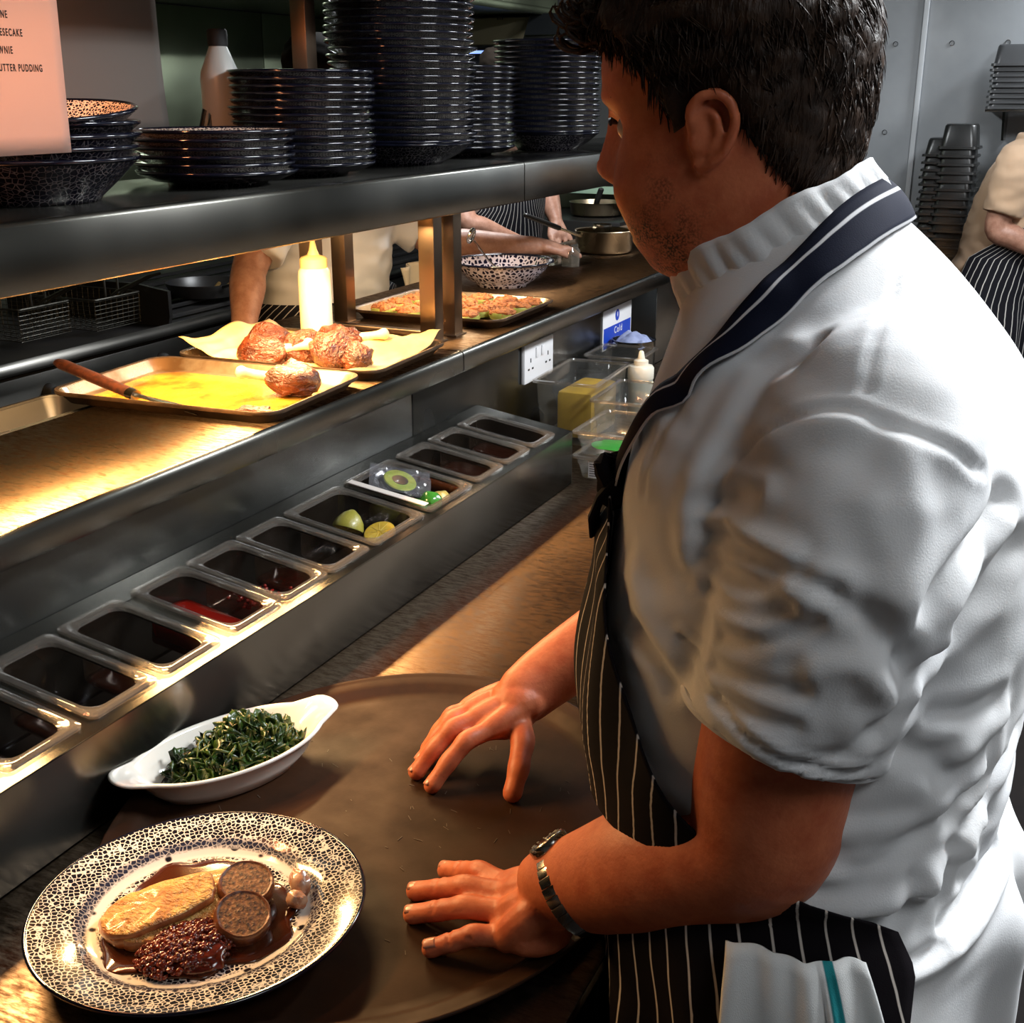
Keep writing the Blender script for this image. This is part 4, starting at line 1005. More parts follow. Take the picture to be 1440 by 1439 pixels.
t = thing('copper_tin', 'small copper-coloured tin behind the low plate stack', 'tin', (-1.462, 1.800, ZS))
CUP = mat('copper_tone', (.20, .07, .03), .35, .8, var=(.10, .035, .015), vscale=(20, 20, 20))
G().loft([rrect(.070, .095, .012, 4, z) for z in (0, .003, .078)], (True, False)).build('body', CUP, t)
G().loft([[p + Vector((0, 0, 0)) for p in rrect(w_, w_ + .025, .012, 4, z)] for w_, z in ((.070, .076), (.074, .077), (.074, .081), (.069, .081))], closed=True).build('rim', CUP, t)
for k in range(3):
    o = G().box((-.0015, -.005, 0), (.0015, .005, .12), .001).build('steel_skewer', STX); o.location = (-1.475, 1.800 + .014 * k, ZS + .004); o.rotation_euler = (R(-24 - 5 * k), 0, 0)
    tag(o, ['left', 'middle', 'right'][k] + ' flat steel skewer leaning out of the copper tin', 'skewer', 'skewers in the copper tin')

# ------------------------------------------------------------------ hanging order sheets
def letters(txt, size, loc, m, parent, face=1, sx=1.0):
    """typed capitals as thin meshes on the sheet, reading along +y, facing +x"""
    out = None
    cu = bpy.data.curves.new('type', 'FONT'); cu.body = txt; cu.size = size; cu.extrude = .00015; cu.offset = .00025; cu.space_character = 1.28
    o = bpy.data.objects.new('tmp', cu); COL.objects.link(o); dg = bpy.context.evaluated_depsgraph_get(); dg.update()
    me = bpy.data.meshes.new_from_object(o.evaluated_get(dg)); bpy.data.objects.remove(o); bpy.data.curves.remove(cu)
    M = Matrix(((0, 0, 1, 0), (1, 0, 0, 0), (0, 1, 0, 0), (0, 0, 0, 1))); me.transform(M @ Matrix.Diagonal((sx, 1, 1, 1)))
    ob = bpy.data.objects.new('lettering', me); COL.objects.link(ob); ob.parent = parent; ob.location = loc; me.materials.append(m); return ob
def text_w(o): return max(v.co.y for v in o.data.vertices)
INK = mat('black_ink', (.02, .015, .015), .8)
PAPER = mat('white_paper', (.82, .78, .74), .85, var=(.78, .72, .68), vscale=(14, 14, 14))
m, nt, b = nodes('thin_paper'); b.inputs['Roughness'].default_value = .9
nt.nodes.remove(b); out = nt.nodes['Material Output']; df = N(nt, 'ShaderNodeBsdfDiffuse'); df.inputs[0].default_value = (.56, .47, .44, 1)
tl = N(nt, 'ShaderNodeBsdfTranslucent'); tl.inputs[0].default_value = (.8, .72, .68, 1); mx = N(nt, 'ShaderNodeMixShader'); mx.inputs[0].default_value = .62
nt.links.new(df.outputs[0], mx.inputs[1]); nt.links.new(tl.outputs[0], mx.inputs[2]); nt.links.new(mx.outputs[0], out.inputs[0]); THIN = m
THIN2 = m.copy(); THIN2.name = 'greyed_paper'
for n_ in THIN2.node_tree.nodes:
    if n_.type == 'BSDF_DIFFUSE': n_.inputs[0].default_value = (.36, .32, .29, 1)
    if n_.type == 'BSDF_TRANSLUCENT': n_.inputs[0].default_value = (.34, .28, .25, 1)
def sheet(name, label, x, y0, y1, z0, z1, mt, curl=.0, bend=.0):
    t = thing(name, label, 'paper', (x, y0, z0))
    w, h = y1 - y0, z1 - z0
    o = G().grid(lambda u, v: (bend * math.sin(u * PI) * .5 + curl * (1 - v) ** 3 * u, w * u - .006 * (1 - v) * u, h * v), 14, 14).build('sheet', mt, t); solidify(o, .0004); bake(o)
    return t
s1 = sheet('order_sheet', 'pink-lit white dessert list hanging at the left, typed in black capitals', -1.112, .935, 1.1455, 1.612, 1.905, THIN)
for txt, yr, z in (('BROWNIE', 1.0680, 1.7204), ('CHEESECAKE', 1.0850, 1.7388), ('INE', 1.0665, 1.7572), ('BUTTER PUDDING', 1.1085, 1.7020)):
    o = letters(txt, .0108, (0, 0, 0), INK, s1, sx=.62); o.location = (.0008, yr - .935 - text_w(o), z - 1.612)
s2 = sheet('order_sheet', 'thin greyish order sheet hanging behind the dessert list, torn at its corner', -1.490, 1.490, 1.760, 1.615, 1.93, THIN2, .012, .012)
for i, z in enumerate((1.835, 1.812, 1.789, 1.766, 1.743, 1.718)):
    w = (.05, .035, .045, .03, .042, .08)[i]
    g = G()
    rr = random.Random(i); y = .09
    while y < .09 + w: g.box((-.0012, y, z - 1.615), (-.0006, y + .004, z - 1.615 + .0055)); y += .0062
    g.build('faint_print', mat('faint_ink', (.30, .24, .23), .9), s2)
fl = G(); fl.add([(.001, .02, .006), (.012, .075, .03), (.010, .083, .055), (.002, .02, .05), (.0015, .02, .0055), (.0125, .075, .0295), (.0105, .083, .0545), (.0025, .02, .0495)], [(0, 1, 2, 3), (7, 6, 5, 4), (0, 4, 5, 1), (1, 5, 6, 2), (2, 6, 7, 3), (3, 7, 4, 0)])
fl.build('torn_corner', THIN2, s2)
# ------------------------------------------------------------------ the serving tray and what stands on it
TRAYM = mat('brown_nonslip_tray', (.034, .0135, .0055), .55, spec=.14, var=(.020, .008, .003), vscale=(11, 11, 11), bump=.15, bscale=(300, 300, 300), bdist=.0006, rvar=.12)
SCUFF = mat('pale_scuff', (.085, .060, .040), .6)
t = thing('serving_tray', 'large oval brown serving tray on the worktop under the cook\'s hands', 'tray', (-.622, .992, .9005), R(96.5))
def oval(prof, a, b, n=96): return [[Vector(((a + o) * math.cos(2 * PI * j / n), (b + o) * math.sin(2 * PI * j / n), z)) for j in range(n)] for o, z in prof]
G().loft(oval([(-.28, 0.007), (-.20, .007), (-.10, .007), (-.045, .0072)], .345, .288), (True, False)).build('base', TRAYM, t, ang=180)
G().loft(oval([(-.045, .0072), (-.036, .0075), (-.030, .010), (-.022, .016), (-.016, .0185), (-.008, .0195), (-.003, .0205), (0, .022), (.0022, .0215), (.002, .019), (-.004, .017), (-.016, .013), (-.022, .004), (-.03, .0), (-.05, .0)], .345, .288), (False, True)).build('rim', TRAYM, t, ang=180)
g = G(); rr = random.Random(5)
for _ in range(90):
    a = rr.uniform(0, 6.28); r = math.sqrt(rr.random()) * .9; x, y = r * .28 * math.cos(a), r * .24 * math.sin(a); l = rr.uniform(.0006, .006); d = rr.gauss(.6, .5)
    M = Matrix.Translation((x, y, .0073)) @ Matrix.Rotation(d, 4, 'Z'); g.box((-l, -.0003, 0), (l, .0003, .0003), m=M)
o = g.build('scratch', SCUFF, t); o['kind'] = 'stuff'
ZT = .9085      # tray floor

# round-ended speckled plate with the meat
DISH = speckle('speckle_dinner_plate', 205, .085, (.74, .69, .62), (.008, .008, .014), band=.101, rough=.12)
DISHU = speckle('speckle_plate_under', 120, .6, (.4, .4, .42), (.006, .006, .014))
t = thing('dinner_plate', 'large black and white speckled plate of sliced meat in gravy on the tray', 'plate', (-.690, .762, ZT), R(50))
sx, sy = 1.02, .97
G().lathe([(0, .0135), (.06, .0135), (.098, .014), (.104, .0155), (.110, .0195), (.116, .0228), (.124, .0250), (.140, .0280), (.152, .0310), (.1545, .0313)], 96, sx=sx, sy=sy).build('face', DISH, t, ang=180)
G().lathe([(.1535, .0307), (.1552, .0320), (.1572, .0315), (.158, .0297), (.157, .0280), (.154, .0277)], 96, sx=sx, sy=sy, closed=True).build('rim', NAVY, t, ang=180)
G().lathe([(0, .006), (.078, .006), (.079, 0), (.084, 0), (.086, .009), (.104, .0115), (.112, .017), (.122, .0205), (.156, .0281)], 72, sx=sx, sy=sy).build('underside', DISHU, t, ang=180)
ZP = ZT + .0135
# gravy pool
m, nt, b = nodes('gravy'); b.inputs['Base Color'].default_value = (.055, .012, .004, 1); b.inputs['Roughness'].default_value = .10; b.inputs['Coat Weight'].default_value = .5
GRAVY = m
g = G(); n = 90; rings = []
for s, z in ((0.02, .0022), (.5, .0022), (.85, .0022), (.96, .0019), (1, .0004)):
    ring = []
    for j in range(n):
        a = 2 * PI * j / n; rad = .093 + .006 * math.sin(3 * a + 1) + .004 * math.sin(7 * a + 2) + .003 * math.sin(13 * a)
        ring.append(Vector((-.690 + rad * s * math.cos(a), .760 + rad * s * math.sin(a) * .98, ZP + z)))
    rings.append(ring)
tag(g.loft(rings).build('gravy', GRAVY, ang=180), 'dark glossy gravy pooled in the well of the speckled plate', 'sauce', kind='stuff')
# meat slices: three overlapping pale slices with browned edges
MEAT = mat('roast_meat', (.78, .46, .13), .34, var=(.46, .18, .04), vscale=(52, 52, 52), bump=1.0, bscale=(130, 200, 130), bdist=.008, coat=.15, sss=.1)
CRUST = mat('meat_crust', (.26, .07, .02), .35, var=(.42, .16, .05), vscale=(80, 80, 80), bump=.6, bdist=.002, coat=.3)
def slab(name, label, c, rz, lx, ly, lz, tilt, seed, parent=None):
    g = G(); n = 40; rings = []; M = Matrix.Translation(c) @ Matrix.Rotation(rz, 4, 'Z') @ Matrix.Rotation(tilt, 4, 'Y')
    for s, z in ((.0, 0), (.9, 0), (1.0, .15), (1.03, .5), (1.0, .86), (.93, 1.0), (.7, 1.05), (.4, 1.08), (.0, 1.08)):
        ring = []
        for j in range(n):
            a = 2 * PI * j / n; k = 1 + .10 * mnoise.noise(Vector((math.cos(a) * 1.6, math.sin(a) * 1.6, seed))) + .05 * mnoise.noise(Vector((math.cos(a) * 5, math.sin(a) * 5, seed + 3)))
            c_, s_ = math.cos(a), math.sin(a); x = lx * abs(c_) ** .7 * (1 if c_ > 0 else -1); y = ly * abs(s_) ** .75 * (1 if s_ > 0 else -1)
            p = Vector((x * k * max(s, .001), y * k * max(s, .001), z * lz))
            if z > .9: p.z += .0022 * mnoise.noise(Vector((p.x * 120, p.y * 60, seed)))
            ring.append(M @ p)
        rings.append(ring)
    o = g.loft(rings).build(name, MEAT, ang=70)
    # the cut rim is browned: crust on the side faces
    o.data.materials.append(CRUST)
    for p in o.data.polygons:
        if abs(p.normal.z) < .55: p.material_index = 1
    return o
a = R(52)     # the slices lie along the long way of the plate as seen, from lower left to upper right
tag(slab('meat_slice', '', (-.705, .757, ZP + .001), a, .076, .039, .016, 0, 1), 'longest golden slice of roast meat across the plate', 'meat', 'slices of roast meat')
tag(slab('meat_slice', '', (-.717, .738, ZP + .015), a + .10, .054, .029, .010, R(-5), 2), 'thin golden slice of meat lying over the long slice', 'meat', 'slices of roast meat')
tag(slab('meat_slice', '', (-.712, .712, ZP + .001), a - .35, .024, .019, .014, R(4), 3), 'short stub of meat at the left end of the plate', 'meat', 'slices of roast meat')
# two rolled slices with a browned ring
STUFF_ = mat('sausage_stuffing', (.28, .12, .045), .5, var=(.025, .008, .003), vscale=(260, 260, 260), bump=.8, bscale=(260, 260, 260), bdist=.002)
SKINR = mat('bacon_ring', (.17, .050, .016), .35, var=(.07, .018, .006), vscale=(120, 120, 60), bump=.4, coat=.3)
def roll(c, r, h, rx, ry, label, seed):
    t = thing('stuffing_roll', label, 'stuffing', c, 0, 'stuffing rolls on the plate'); t.rotation_euler = (rx, ry, .3)
    pr = [(r * .86, h * .98), (r * .93, h * 1.02), (r * 1.0, h * .92), (r * 1.04, h * .5), (r * 1.0, h * .06), (r * .9, 0)]
    def jl(g, prof, n=36):
        return g.loft([[Vector(((q + .0012 * mnoise.noise(Vector((math.cos(2 * PI * j / n) * 2, math.sin(2 * PI * j / n) * 2, seed + q * 90)))) * math.cos(2 * PI * j / n), (q + .0012 * mnoise.noise(Vector((math.cos(2 * PI * j / n) * 2, math.sin(2 * PI * j / n) * 2, seed)))) * math.sin(2 * PI * j / n), z)) for j in range(n)] for q, z in prof], (False, False))
    jl(G(), pr).build('ring', SKINR, t); jl(G(), [(.0, h * .98), (r * .3, h * 1.0), (r * .6, h * .94), (r * .88, h * .97), (r * .9, h * .7), (.0, h * .6)]).build('filling', STUFF_, t)
    return t
roll((-.664, .800, ZP + .010), .0270, .017, R(12), R(10), 'upper stuffing roll slice with a dark brown crisp ring', 1)
roll((-.640, .762, ZP + .008), .0265, .017, R(16), R(14), 'lower stuffing roll slice, paler, tipped toward the viewer', 2)
ONION = mat('glazed_onion', (.60, .40, .28), .25, var=(.36, .12, .05), vscale=(70, 70, 70), coat=.5, sss=.15)
for i, (c, r, lab) in enumerate((((-.612, .812, ZP + .010), (.011, .009, .009), 'small glazed onion half beside the lower stuffing roll'), ((-.622, .832, ZP + .012), (.010, .016, .011), 'glazed onion wedge at the right rim of the plate'))):
    o = G()
    for k in range(3): o.ball((0, 0, .001 * k), tuple(q * (1 - .22 * k) for q in r), 16, 10, .25, i + k)
    o = o.build('onion_piece', ONION); o.location = c; o.rotation_euler = (.5, .3, i); tag(o, lab, 'onion')
# relish: a wet heap of small lumps
REL = mat('red_relish', (.075, .009, .004), .14, var=(.16, .022, .008), vscale=(110, 110, 110), coat=.6)
g = G(); rr = random.Random(11)
g.ball((-.668, .716, ZP + .004), (.042, .032, .014), 28, 12, .3, 4)
for _ in range(560):
    u = rr.random() ** .5; aa = rr.uniform(0, 6.28); x, y = .048 * u * math.cos(aa), .036 * u * math.sin(aa); ca, sa = math.cos(R(60)), math.sin(R(60))
    z = .016 * (1 - u * u) ** .6 + rr.uniform(0, .002)
    g.ball((-.668 + x * ca - y * sa, .716 + x * sa + y * ca, ZP + .002 + z), (rr.uniform(.002, .0042), rr.uniform(.002, .0042), rr.uniform(.0016, .003)), 7, 5, .4, rr.random() * 50, Matrix.Rotation(rr.uniform(0, 3), 4, 'Z'))
tag(g.build('relish', REL, ang=180), 'heap of glossy dark red onion relish in front of the meat', 'relish', kind='stuff')

# eared gratin dish with kale
WHG = mat('white_glaze', (.80, .76, .68), .14, coat=.6)
t = thing('gratin_dish', 'white oval eared dish of dark green kale at the tray\'s left edge', 'dish', (-.838, 1.004, ZT), R(66.5))
# boat profile: wide rim that runs out to an ear at each end
def boat(prof, n=72):
    rings = []
    for s, z, ear in prof:
        ring = []
        for j in range(n):
            aa = 2 * PI * j / n; c_, s_ = math.cos(aa), math.sin(aa); e = ear * float(sstep(.86, .96, abs(c_)))
            x = (.121 * s) * c_ + (.022 * e) * (1 if c_ > 0 else -1); y = .066 * s * s_ * (1 - .05 * e) + 0
            ring.append(Vector((x, y, z + .005 * e + .003 * c_ * c_ * (z / .04))))
        rings.append(ring)
    return rings
G().loft(boat([(.0, .006, 0), (.55, .006, 0), (.74, .010, 0), (.88, .026, 0), (.945, .0385, 0.3), (.985, .042, 1), (1.02, .0425, 1), (1.035, .0405, 1), (1.02, .038, .9), (.95, .034, .3), (.86, .016, 0), (.74, .002, 0), (.68, 0, 0), (.0, 0, 0)]), (False, False)).build('body', WHG, t, ang=180)
KALE = mat('cooked_kale', (.008, .026, .004), .30, var=(.032, .072, .009), vscale=(55, 55, 55), coat=.25, bump=.5, bscale=(200, 200, 200))
g = G(); rr = random.Random(21); cz, sz = math.cos(R(66.5)), math.sin(R(66.5))
def leaf(c, sc, ang, tilt, ph):
    M = Matrix.Translation(c) @ Matrix.Rotation(ang, 4, 'Z') @ Matrix.Rotation(tilt, 4, 'Y') @ Matrix.Rotation(rr.uniform(-1, 1), 4, 'X')
    def f(u, v):
        x = (u - .5) * 2; y = (v - .5) * 2; w = math.sin(PI * min(1, u * .9 + .1))
        return M @ Vector((sc * x, sc * .55 * y * w, sc * (.35 * math.sin(4 * x + ph) * y + .28 * math.sin(9 * u + 5 * v + ph) * abs(y) + .3 * x * x)))
    g.grid(f, 7, 5)
for _ in range(330):
    u = rr.random() ** .55; aa = rr.uniform(0, 6.28); x, y = .082 * u * math.cos(aa) + .008, .038 * u * math.sin(aa); z = .016 + .034 * (1 - u * u) * (1 + .25 * math.sin(x * 60)) + rr.uniform(-.004, .004)
    leaf((-.838 + x * cz - y * sz, 1.004 + x * sz + y * cz, ZT + z), rr.uniform(.010, .022), rr.uniform(0, 6.28), rr.uniform(-1.1, 1.1), rr.uniform(0, 6))
for _ in range(26):     # curled stalks
    u = rr.random() ** .5; aa = rr.uniform(0, 6.28); x, y =   .075 * u * math.cos(aa) + .01, .034 * u * math.sin(aa); z = .030 + .026 * (1 - u * u); q = Vector((-.838 + x * cz - y * sz, 1.004 + x * sz + y * cz, ZT + z)); th = rr.uniform(0, 6.28); rad = rr.uniform(.008, .014)
    g.tube([q + Vector((rad * math.cos(th + s), rad * math.sin(th + s), rad * .5 * math.sin(s * 1.3))) for s in np.linspace(0, 2.6, 8)], [.0012] * 7 + [.0006], 5)
k = g.build('kale', KALE, ang=180); tag(k, 'heap of curly cooked dark green kale filling the white eared dish', 'kale', kind='stuff')
solidify(k, .0006)

# ------------------------------------------------------------------ condiment pans in the rail
PC = clear('clear_pan', (.80, .74, .69), .10, .03, (.30, .22, .16))
PCR = clear('clear_pan_rim', (.80, .77, .73), .10, .07, (.62, .56, .50))
TH = math.atan(SL)     # slope about the y axis
def pan_meshes(w, l=.176, d=.078):
    """w along y, l across; rim with stepped edge, rounded tapering well, seen from above"""
    def ring(W_, L_, r, z): return [Vector((p.x, p.y, z)) for p in rrect(L_, W_, r, 6)]
    rim = [ring(w, l, .010, -.002), ring(w, l, .010, .0015), ring(w - .006, l - .006, .010, .003), ring(w - .016, l - .016, .014, .003), ring(w - .024, l - .026, .020, .001), ring(w - .026, l - .030, .020, -.004), ring(w - .024, l - .028, .020, -.004), ring(w - .014, l - .014, .012, .000), ring(w - .004, l - .004, .010, -.002)]
    body = [ring(w - .026, l - .030, .020, -.004), ring(w - .030, l - .036, .022, -.030), ring(w - .034, l - .042, .022, -d + .008), ring(w - .044, l - .052, .020, -d + .001), ring(w - .06, l - .07, .014, -d)]
    return G().loft(rim, closed=True).mesh('pan_rim', 35), G().loft(body, (False, True)).mesh('pan_body', 60)
M9, M6 = pan_meshes(.110), pan_meshes(.160)
PANSPEC = [  # y centre, wide?, label
    (2.148, 0, 'clear condiment pan farthest from the viewer, at the rail end'), (2.024, 0, 'second clear condiment pan from the far end of the rail'), (1.902, 0, 'third clear pan from the far end, with brown sauce'),
    (1.748, 1, 'wide clear pan holding a bagged avocado half'), (1.572, 1, 'wide clear pan holding two lemon halves'), (1.424, 0, 'empty clear pan just left of the lemon pan'), (1.308, 0, 'clear pan with chopped red bits at its bottom'),
    (1.194, 0, 'clear pan with dark red sauce on one side'), (1.062, 0, 'empty clear pan between the red sauce and the printed pan'), (.942, 0, 'clear pan with a small pale mark on its floor'), (.818, 0, 'clear pan with pinkish scraps near the left edge'), (.700, 0, 'nearest clear pan, cut off by the left picture edge')]
XP = -1.015
panloc = []
for y, wd, lab in PANSPEC:
    t = thing('condiment_pan', lab, 'pan', (XP, y, rz(XP) + .0025), 0, 'clear condiment pans in the rail'); t.rotation_euler = (0, -TH, 0)
    for nm, me, mt in (('rim', (M6 if wd else M9)[0], PCR), ('body', (M6 if wd else M9)[1], PC)):
        o = bpy.data.objects.new(nm, me); COL.objects.link(o); o.parent = t
        if not me.materials: me.materials.append(mt)
    panloc.append(t)
def inpan(i, x, y, z): return panloc[i].location + Vector((x, y, z))
# steel bridges between the pans
for (ya, wa, _), (yb, wb, _) in zip(PANSPEC[:-1], PANSPEC[1:]):
    ya2, yb2 = ya - (.052 if not wa else .077), yb + (.052 if not wb else .077); mid = (ya2 + yb2) / 2; w_ = max(.012, (ya2 - yb2) / 2 + .010)
    G().prism([(-1.09, rz(-1.09) - .0035), (-.93, rz(-.93) - .0035), (-.93, rz(-.93) - .0015), (-1.09, rz(-1.09) - .0015)], 'y', mid - w_, mid + w_).build('pan_bridge', ST, RAIL)
SAUCE_B = mat('brown_sauce', (.10, .025, .006), .2, coat=.4); SAUCE_R = mat('red_sauce', (.20, .008, .004), .22, coat=.4); DARKS = mat('dark_relish', (.022, .006, .003), .25, coat=.4)
def pool(i, w, l, z, mt, name, label, cat, bumpy=0):
    g = G(); n = 9
    base = rrect(l, w, .016, 6); rings = []
    for s in (.01, .3, .6, .85, 1.0): rings.append([Vector((p.x * s, p.y * s, z + bumpy * mnoise.noise(Vector((p.x * s * 60, p.y * s * 60, i))) - (.003 if s == 1 else 0))) for p in base])
    rings.append([Vector((p.x * .98, p.y * .98, -.074)) for p in base])
    o = g.loft(rings).build(name, mt, ang=180); o.location = panloc[i].location; o.rotation_euler = panloc[i].rotation_euler; return tag(o, label, cat, kind='stuff')
pool(0, .070, .130, -.050, DARKS, 'dark_sauce', 'dark sauce low in the pan at the far rail end', 'sauce', .002)
pool(1, .070, .130, -.056, DARKS, 'dark_sauce', 'dark sauce in the second pan from the rail end', 'sauce', .002)
pool(2, .072, .130, -.036, SAUCE_B, 'brown_sauce', 'reddish brown sauce in the third pan from the rail end', 'sauce', .004)
pool(5, .068, .126, -.066, DARKS, 'dark_sauce', 'thin dark residue in the pan left of the lemons', 'sauce', .001)
pool(7, .076, .138, -.036, SAUCE_R, 'red_sauce', 'dark red sauce in a narrow clear pan', 'sauce', .003)
pool(8, .068, .126, -.069, DARKS, 'dark_sauce', 'dark residue in the pan left of the red sauce', 'sauce', .001)
pool(9, .068, .126, -.069, DARKS, 'dark_sauce', 'dark residue in the pan with the pale mark', 'sauce', .001)
pool(10, .068, .126, -.066, DARKS, 'dark_sauce', 'dark residue in the pan with pinkish scraps', 'sauce', .002)
g = G(); rr = random.Random(4)
for _ in range(150):
    g.ball(inpan(6, rr.gauss(.012, .026), rr.gauss(.004, .014), -.060 + abs(rr.gauss(0, .012))), (rr.uniform(.002, .005), rr.uniform(.002, .005), .0025), 6, 4, .5, rr.random() * 30)
tag(g.build('chopped_chilli', SAUCE_R, ang=180), 'loose heap of chopped red chilli in a clear pan', 'chilli', kind='stuff')
g = G().tube([inpan(9, .040 + .007 * math.cos(t) * (1 - t * .06), -.010 + .010 * math.sin(t) * (1 - t * .06), -.0655) for t in np.linspace(0, 9, 40)], .0008, 5)
tag(g.build('onion_curl', mat('pale_onion', (.75, .5, .45), .4)), 'thin pale curl on the floor of a clear pan', 'scrap')
for k in range(5):
    o = G().ball((0, 0, 0), (.010, .004, .003), 8, 5, .4, k).build('ham_scrap', mat('ham_pink', (.55, .22, .16), .5)); o.location = inpan(10, .045 + .006 * k % .02, -.02 + .009 * k, -.056); o.rotation_euler = (.2 * k, .3, k)
    tag(o, ['rearmost', 'second from the rear', 'middle', 'second from the front', 'front'][k] + ' pinkish scrap in the pan near the left picture edge', 'scrap', 'pinkish scraps in the pan')
# lemons
LEM = mat('lemon_skin', (.50, .34, .03), .35, var=(.44, .28, .02), vscale=(40, 40, 40), bump=.3, bscale=(400, 400, 400), coat=.2); LEMF = mat('lemon_flesh', (.60, .42, .06), .25, var=(.52, .32, .03), vscale=(90, 90, 90), coat=.4)
LIM = mat('pale_lemon_skin', (.32, .28, .05), .35, var=(.26, .24, .03), vscale=(40, 40, 40), bump=.3, bscale=(400, 400, 400), coat=.2)
for i, (dx, dy, rot, lab, mt) in enumerate(((-.018, .004, (2.6, .2, .3), 'lemon half lying cut side down, dull yellow, in the wide pan', LIM), (.036, .014, (.35, -.25, .6), 'bright yellow lemon half nearer the rail front in the wide pan', LEM))):
    t = thing('lemon_half', lab, 'lemon', inpan(4, dx, dy, -.030), 0, 'lemon halves in the pan'); t.rotation_euler = rot
    G().lathe([(0, -.034), (.004, -.033), (.014, -.026), (.023, -.014), (.0262, -.004), (.0262, 0), (.0245, .0008)], 24).build('rind', mt, t)
    G().lathe([(.0246, .0006), (.021, .0012), (.006, .0012), (0, .0002)], 24).build('flesh', LEMF, t)
    for q in range(9): G().box((.003, -.0004, .0008), (.0215, .0004, .0017), m=Matrix.Rotation(q * 2 * PI / 9, 4, 'Z')).build('membrane', mat('lemon_pith', (.62, .46, .10), .5), t)
# avocado half in a clear bag, lime green peppers below it
BAG = clear('bag_film', (.90, .90, .93), .16, .06, (.75, .75, .8))
AVF = mat('avocado_flesh', (.46, .44, .06), .3, var=(.26, .36, .03), vscale=(30, 30, 30), coat=.3); AVS = mat('avocado_skin', (.06, .12, .02), .5, var=(.02, .05, .01), vscale=(80, 80, 80), bump=.4); STONE = mat('avocado_hollow', (.24, .12, .03), .35, coat=.4)
ap = inpan(3, -.015, -.005, .006)
t = thing('avocado_half', 'avocado half with brown hollow inside the clear bag', 'avocado', ap); t.rotation_euler = (.18, .30, .5)
G().lathe([(0, -.016), (.012, -.014), (.024, -.008), (.030, -.001), (.0300, .0005)], 28, sy=1.18).build('skin', AVS, t)
G().lathe([(.0300, .0), (.0285, .002), (.020, .0026), (.0148, .002), (.0142, .0012)], 28, sy=1.18).build('flesh', AVF, t)
G().lathe([(.0145, .0018), (.012, -.004), (.007, -.008), (0, -.0092)], 20).build('hollow', STONE, t)
t = thing('clear_bag', 'crumpled clear plastic bag wrapped round the avocado half', 'bag', ap + Vector((0, 0, 0))); t.rotation_euler = (.15, .22, .55)
for sgn in (1, -1):
    def bagf(u, v):
        x, y = (u - .5) * .108, (v - .5) * .100; d = max(0, 1 - (x * x + y * y) / .0022)
        return Vector((x, y, sgn * (.0015 + (.010 if sgn > 0 else .016) * d ** .6) + .0022 * mnoise.noise(Vector((x * 55, y * 55, sgn * 3))) + .012 * max(0, u - .75) - .004 * math.sin(v * 9) * (u > .8)))
    G().grid(bagf, 26, 26).build('film', BAG, t, ang=25)
for i, (dx, dy, z, lab) in enumerate(((.048, -.012, -.022, 'shiny green lime at the front of the avocado pan'), (.034, -.036, -.030, 'darker green lime half under the bag'))):
    o = G().ball((0, 0, 0), (.022, .019, .019), 18, 12, .12, i).build('lime', mat('lime_green', (.02, .16, .02), .2, var=(.05, .24, .03), vscale=(50, 50, 50), coat=.6)); o.location = inpan(3, dx, dy, z); tag(o, lab, 'lime')
o = G().ball((0, 0, 0), (.018, .022, .012), 16, 10, .2, 8).build('lemon_wedge', mat('wedge_tan', (.50, .36, .08), .35, var=(.6, .45, .12), vscale=(60, 60, 60))); o.location = inpan(3, .044, .030, -.028); tag(o, 'tan lemon wedge beside the green lime', 'lemon')
o = G().box((-.075, -.008, -.001), (.075, .008, .001), .0008).build('white_spatula', mat('white_plastic', (.66, .60, .55), .4)); o.location = inpan(3, .0, -.073, .006); o.rotation_euler = (0, -TH, .03); tag(o, 'flat white plastic spatula on the rim between the wide pans', 'spatula')
# white pot at the left edge
t = thing('white_ramekin', 'small white ramekin standing on the rail at the far left', 'ramekin', (-.955, .742, rz(-.955) + .003))
G().lathe([(0, .002), (.020, .002), (.024, 0), (.026, .004), (.029, .030), (.0295, .034), (.028, .035), (.0265, .032), (.0235, .008), (0, .007)], 32).build('body', WHG, t)
# ------------------------------------------------------------------ on the pass
ZP0 = 1.1965
TRM = mat('baked_tray', (.42, .33, .22), .34, .75, var=(.16, .085, .035), vscale=(13, 13, 13), rvar=.12)
TRD = mat('baked_tray_outside', (.16, .10, .06), .42, .7, var=(.05, .03, .018), vscale=(18, 18, 18))
def baking_tray(label, x, y, lx, ly, rot, h=.022, z=ZP0):
    t = thing('baking_tray', label, 'baking tray', (x, y, z), rot, 'baking trays on the pass')
    def rg(o, zz, r): return rrect(lx + o, ly + o, r, 7, zz)
    G().loft([rg(-.15, .0022, .01), rg(-.046, .0022, .022), rg(-.034, .004, .026), rg(-.014, h - .002, .034), rg(-.006, h, .036)], (True, False)).build('pan', TRM, t, ang=60)
    G().loft([rg(-.006, h, .036), rg(.004, h + .001, .038), rg(.006, h - .002, .038), rg(.003, h - .0055, .037), rg(-.006, h - .006, .036), rg(-.034, 0, .026), rg(-.15, 0, .01)], (False, True)).build('rolled_edge', TRD, t, ang=60)
    return t
t1 = baking_tray('greasy baking tray with one shank, nearest on the lit pass', -1.305, 1.592, .425, .300, R(4))
t2 = baking_tray('paper-lined baking tray of roasted shanks beside the squeeze bottle', -1.312, 1.915, .425, .305, R(3))
t3 = baking_tray('baking tray of crumbed vegetable halves behind the square posts', -1.300, 2.475, .37, .33, R(1))
FAT = mat('golden_fat', (.62, .30, .03), .14, var=(.30, .09, .015), vscale=(16, 16, 16), coat=.6)
g = G()
base = rrect(.36, .235, .05, 8); rings = []
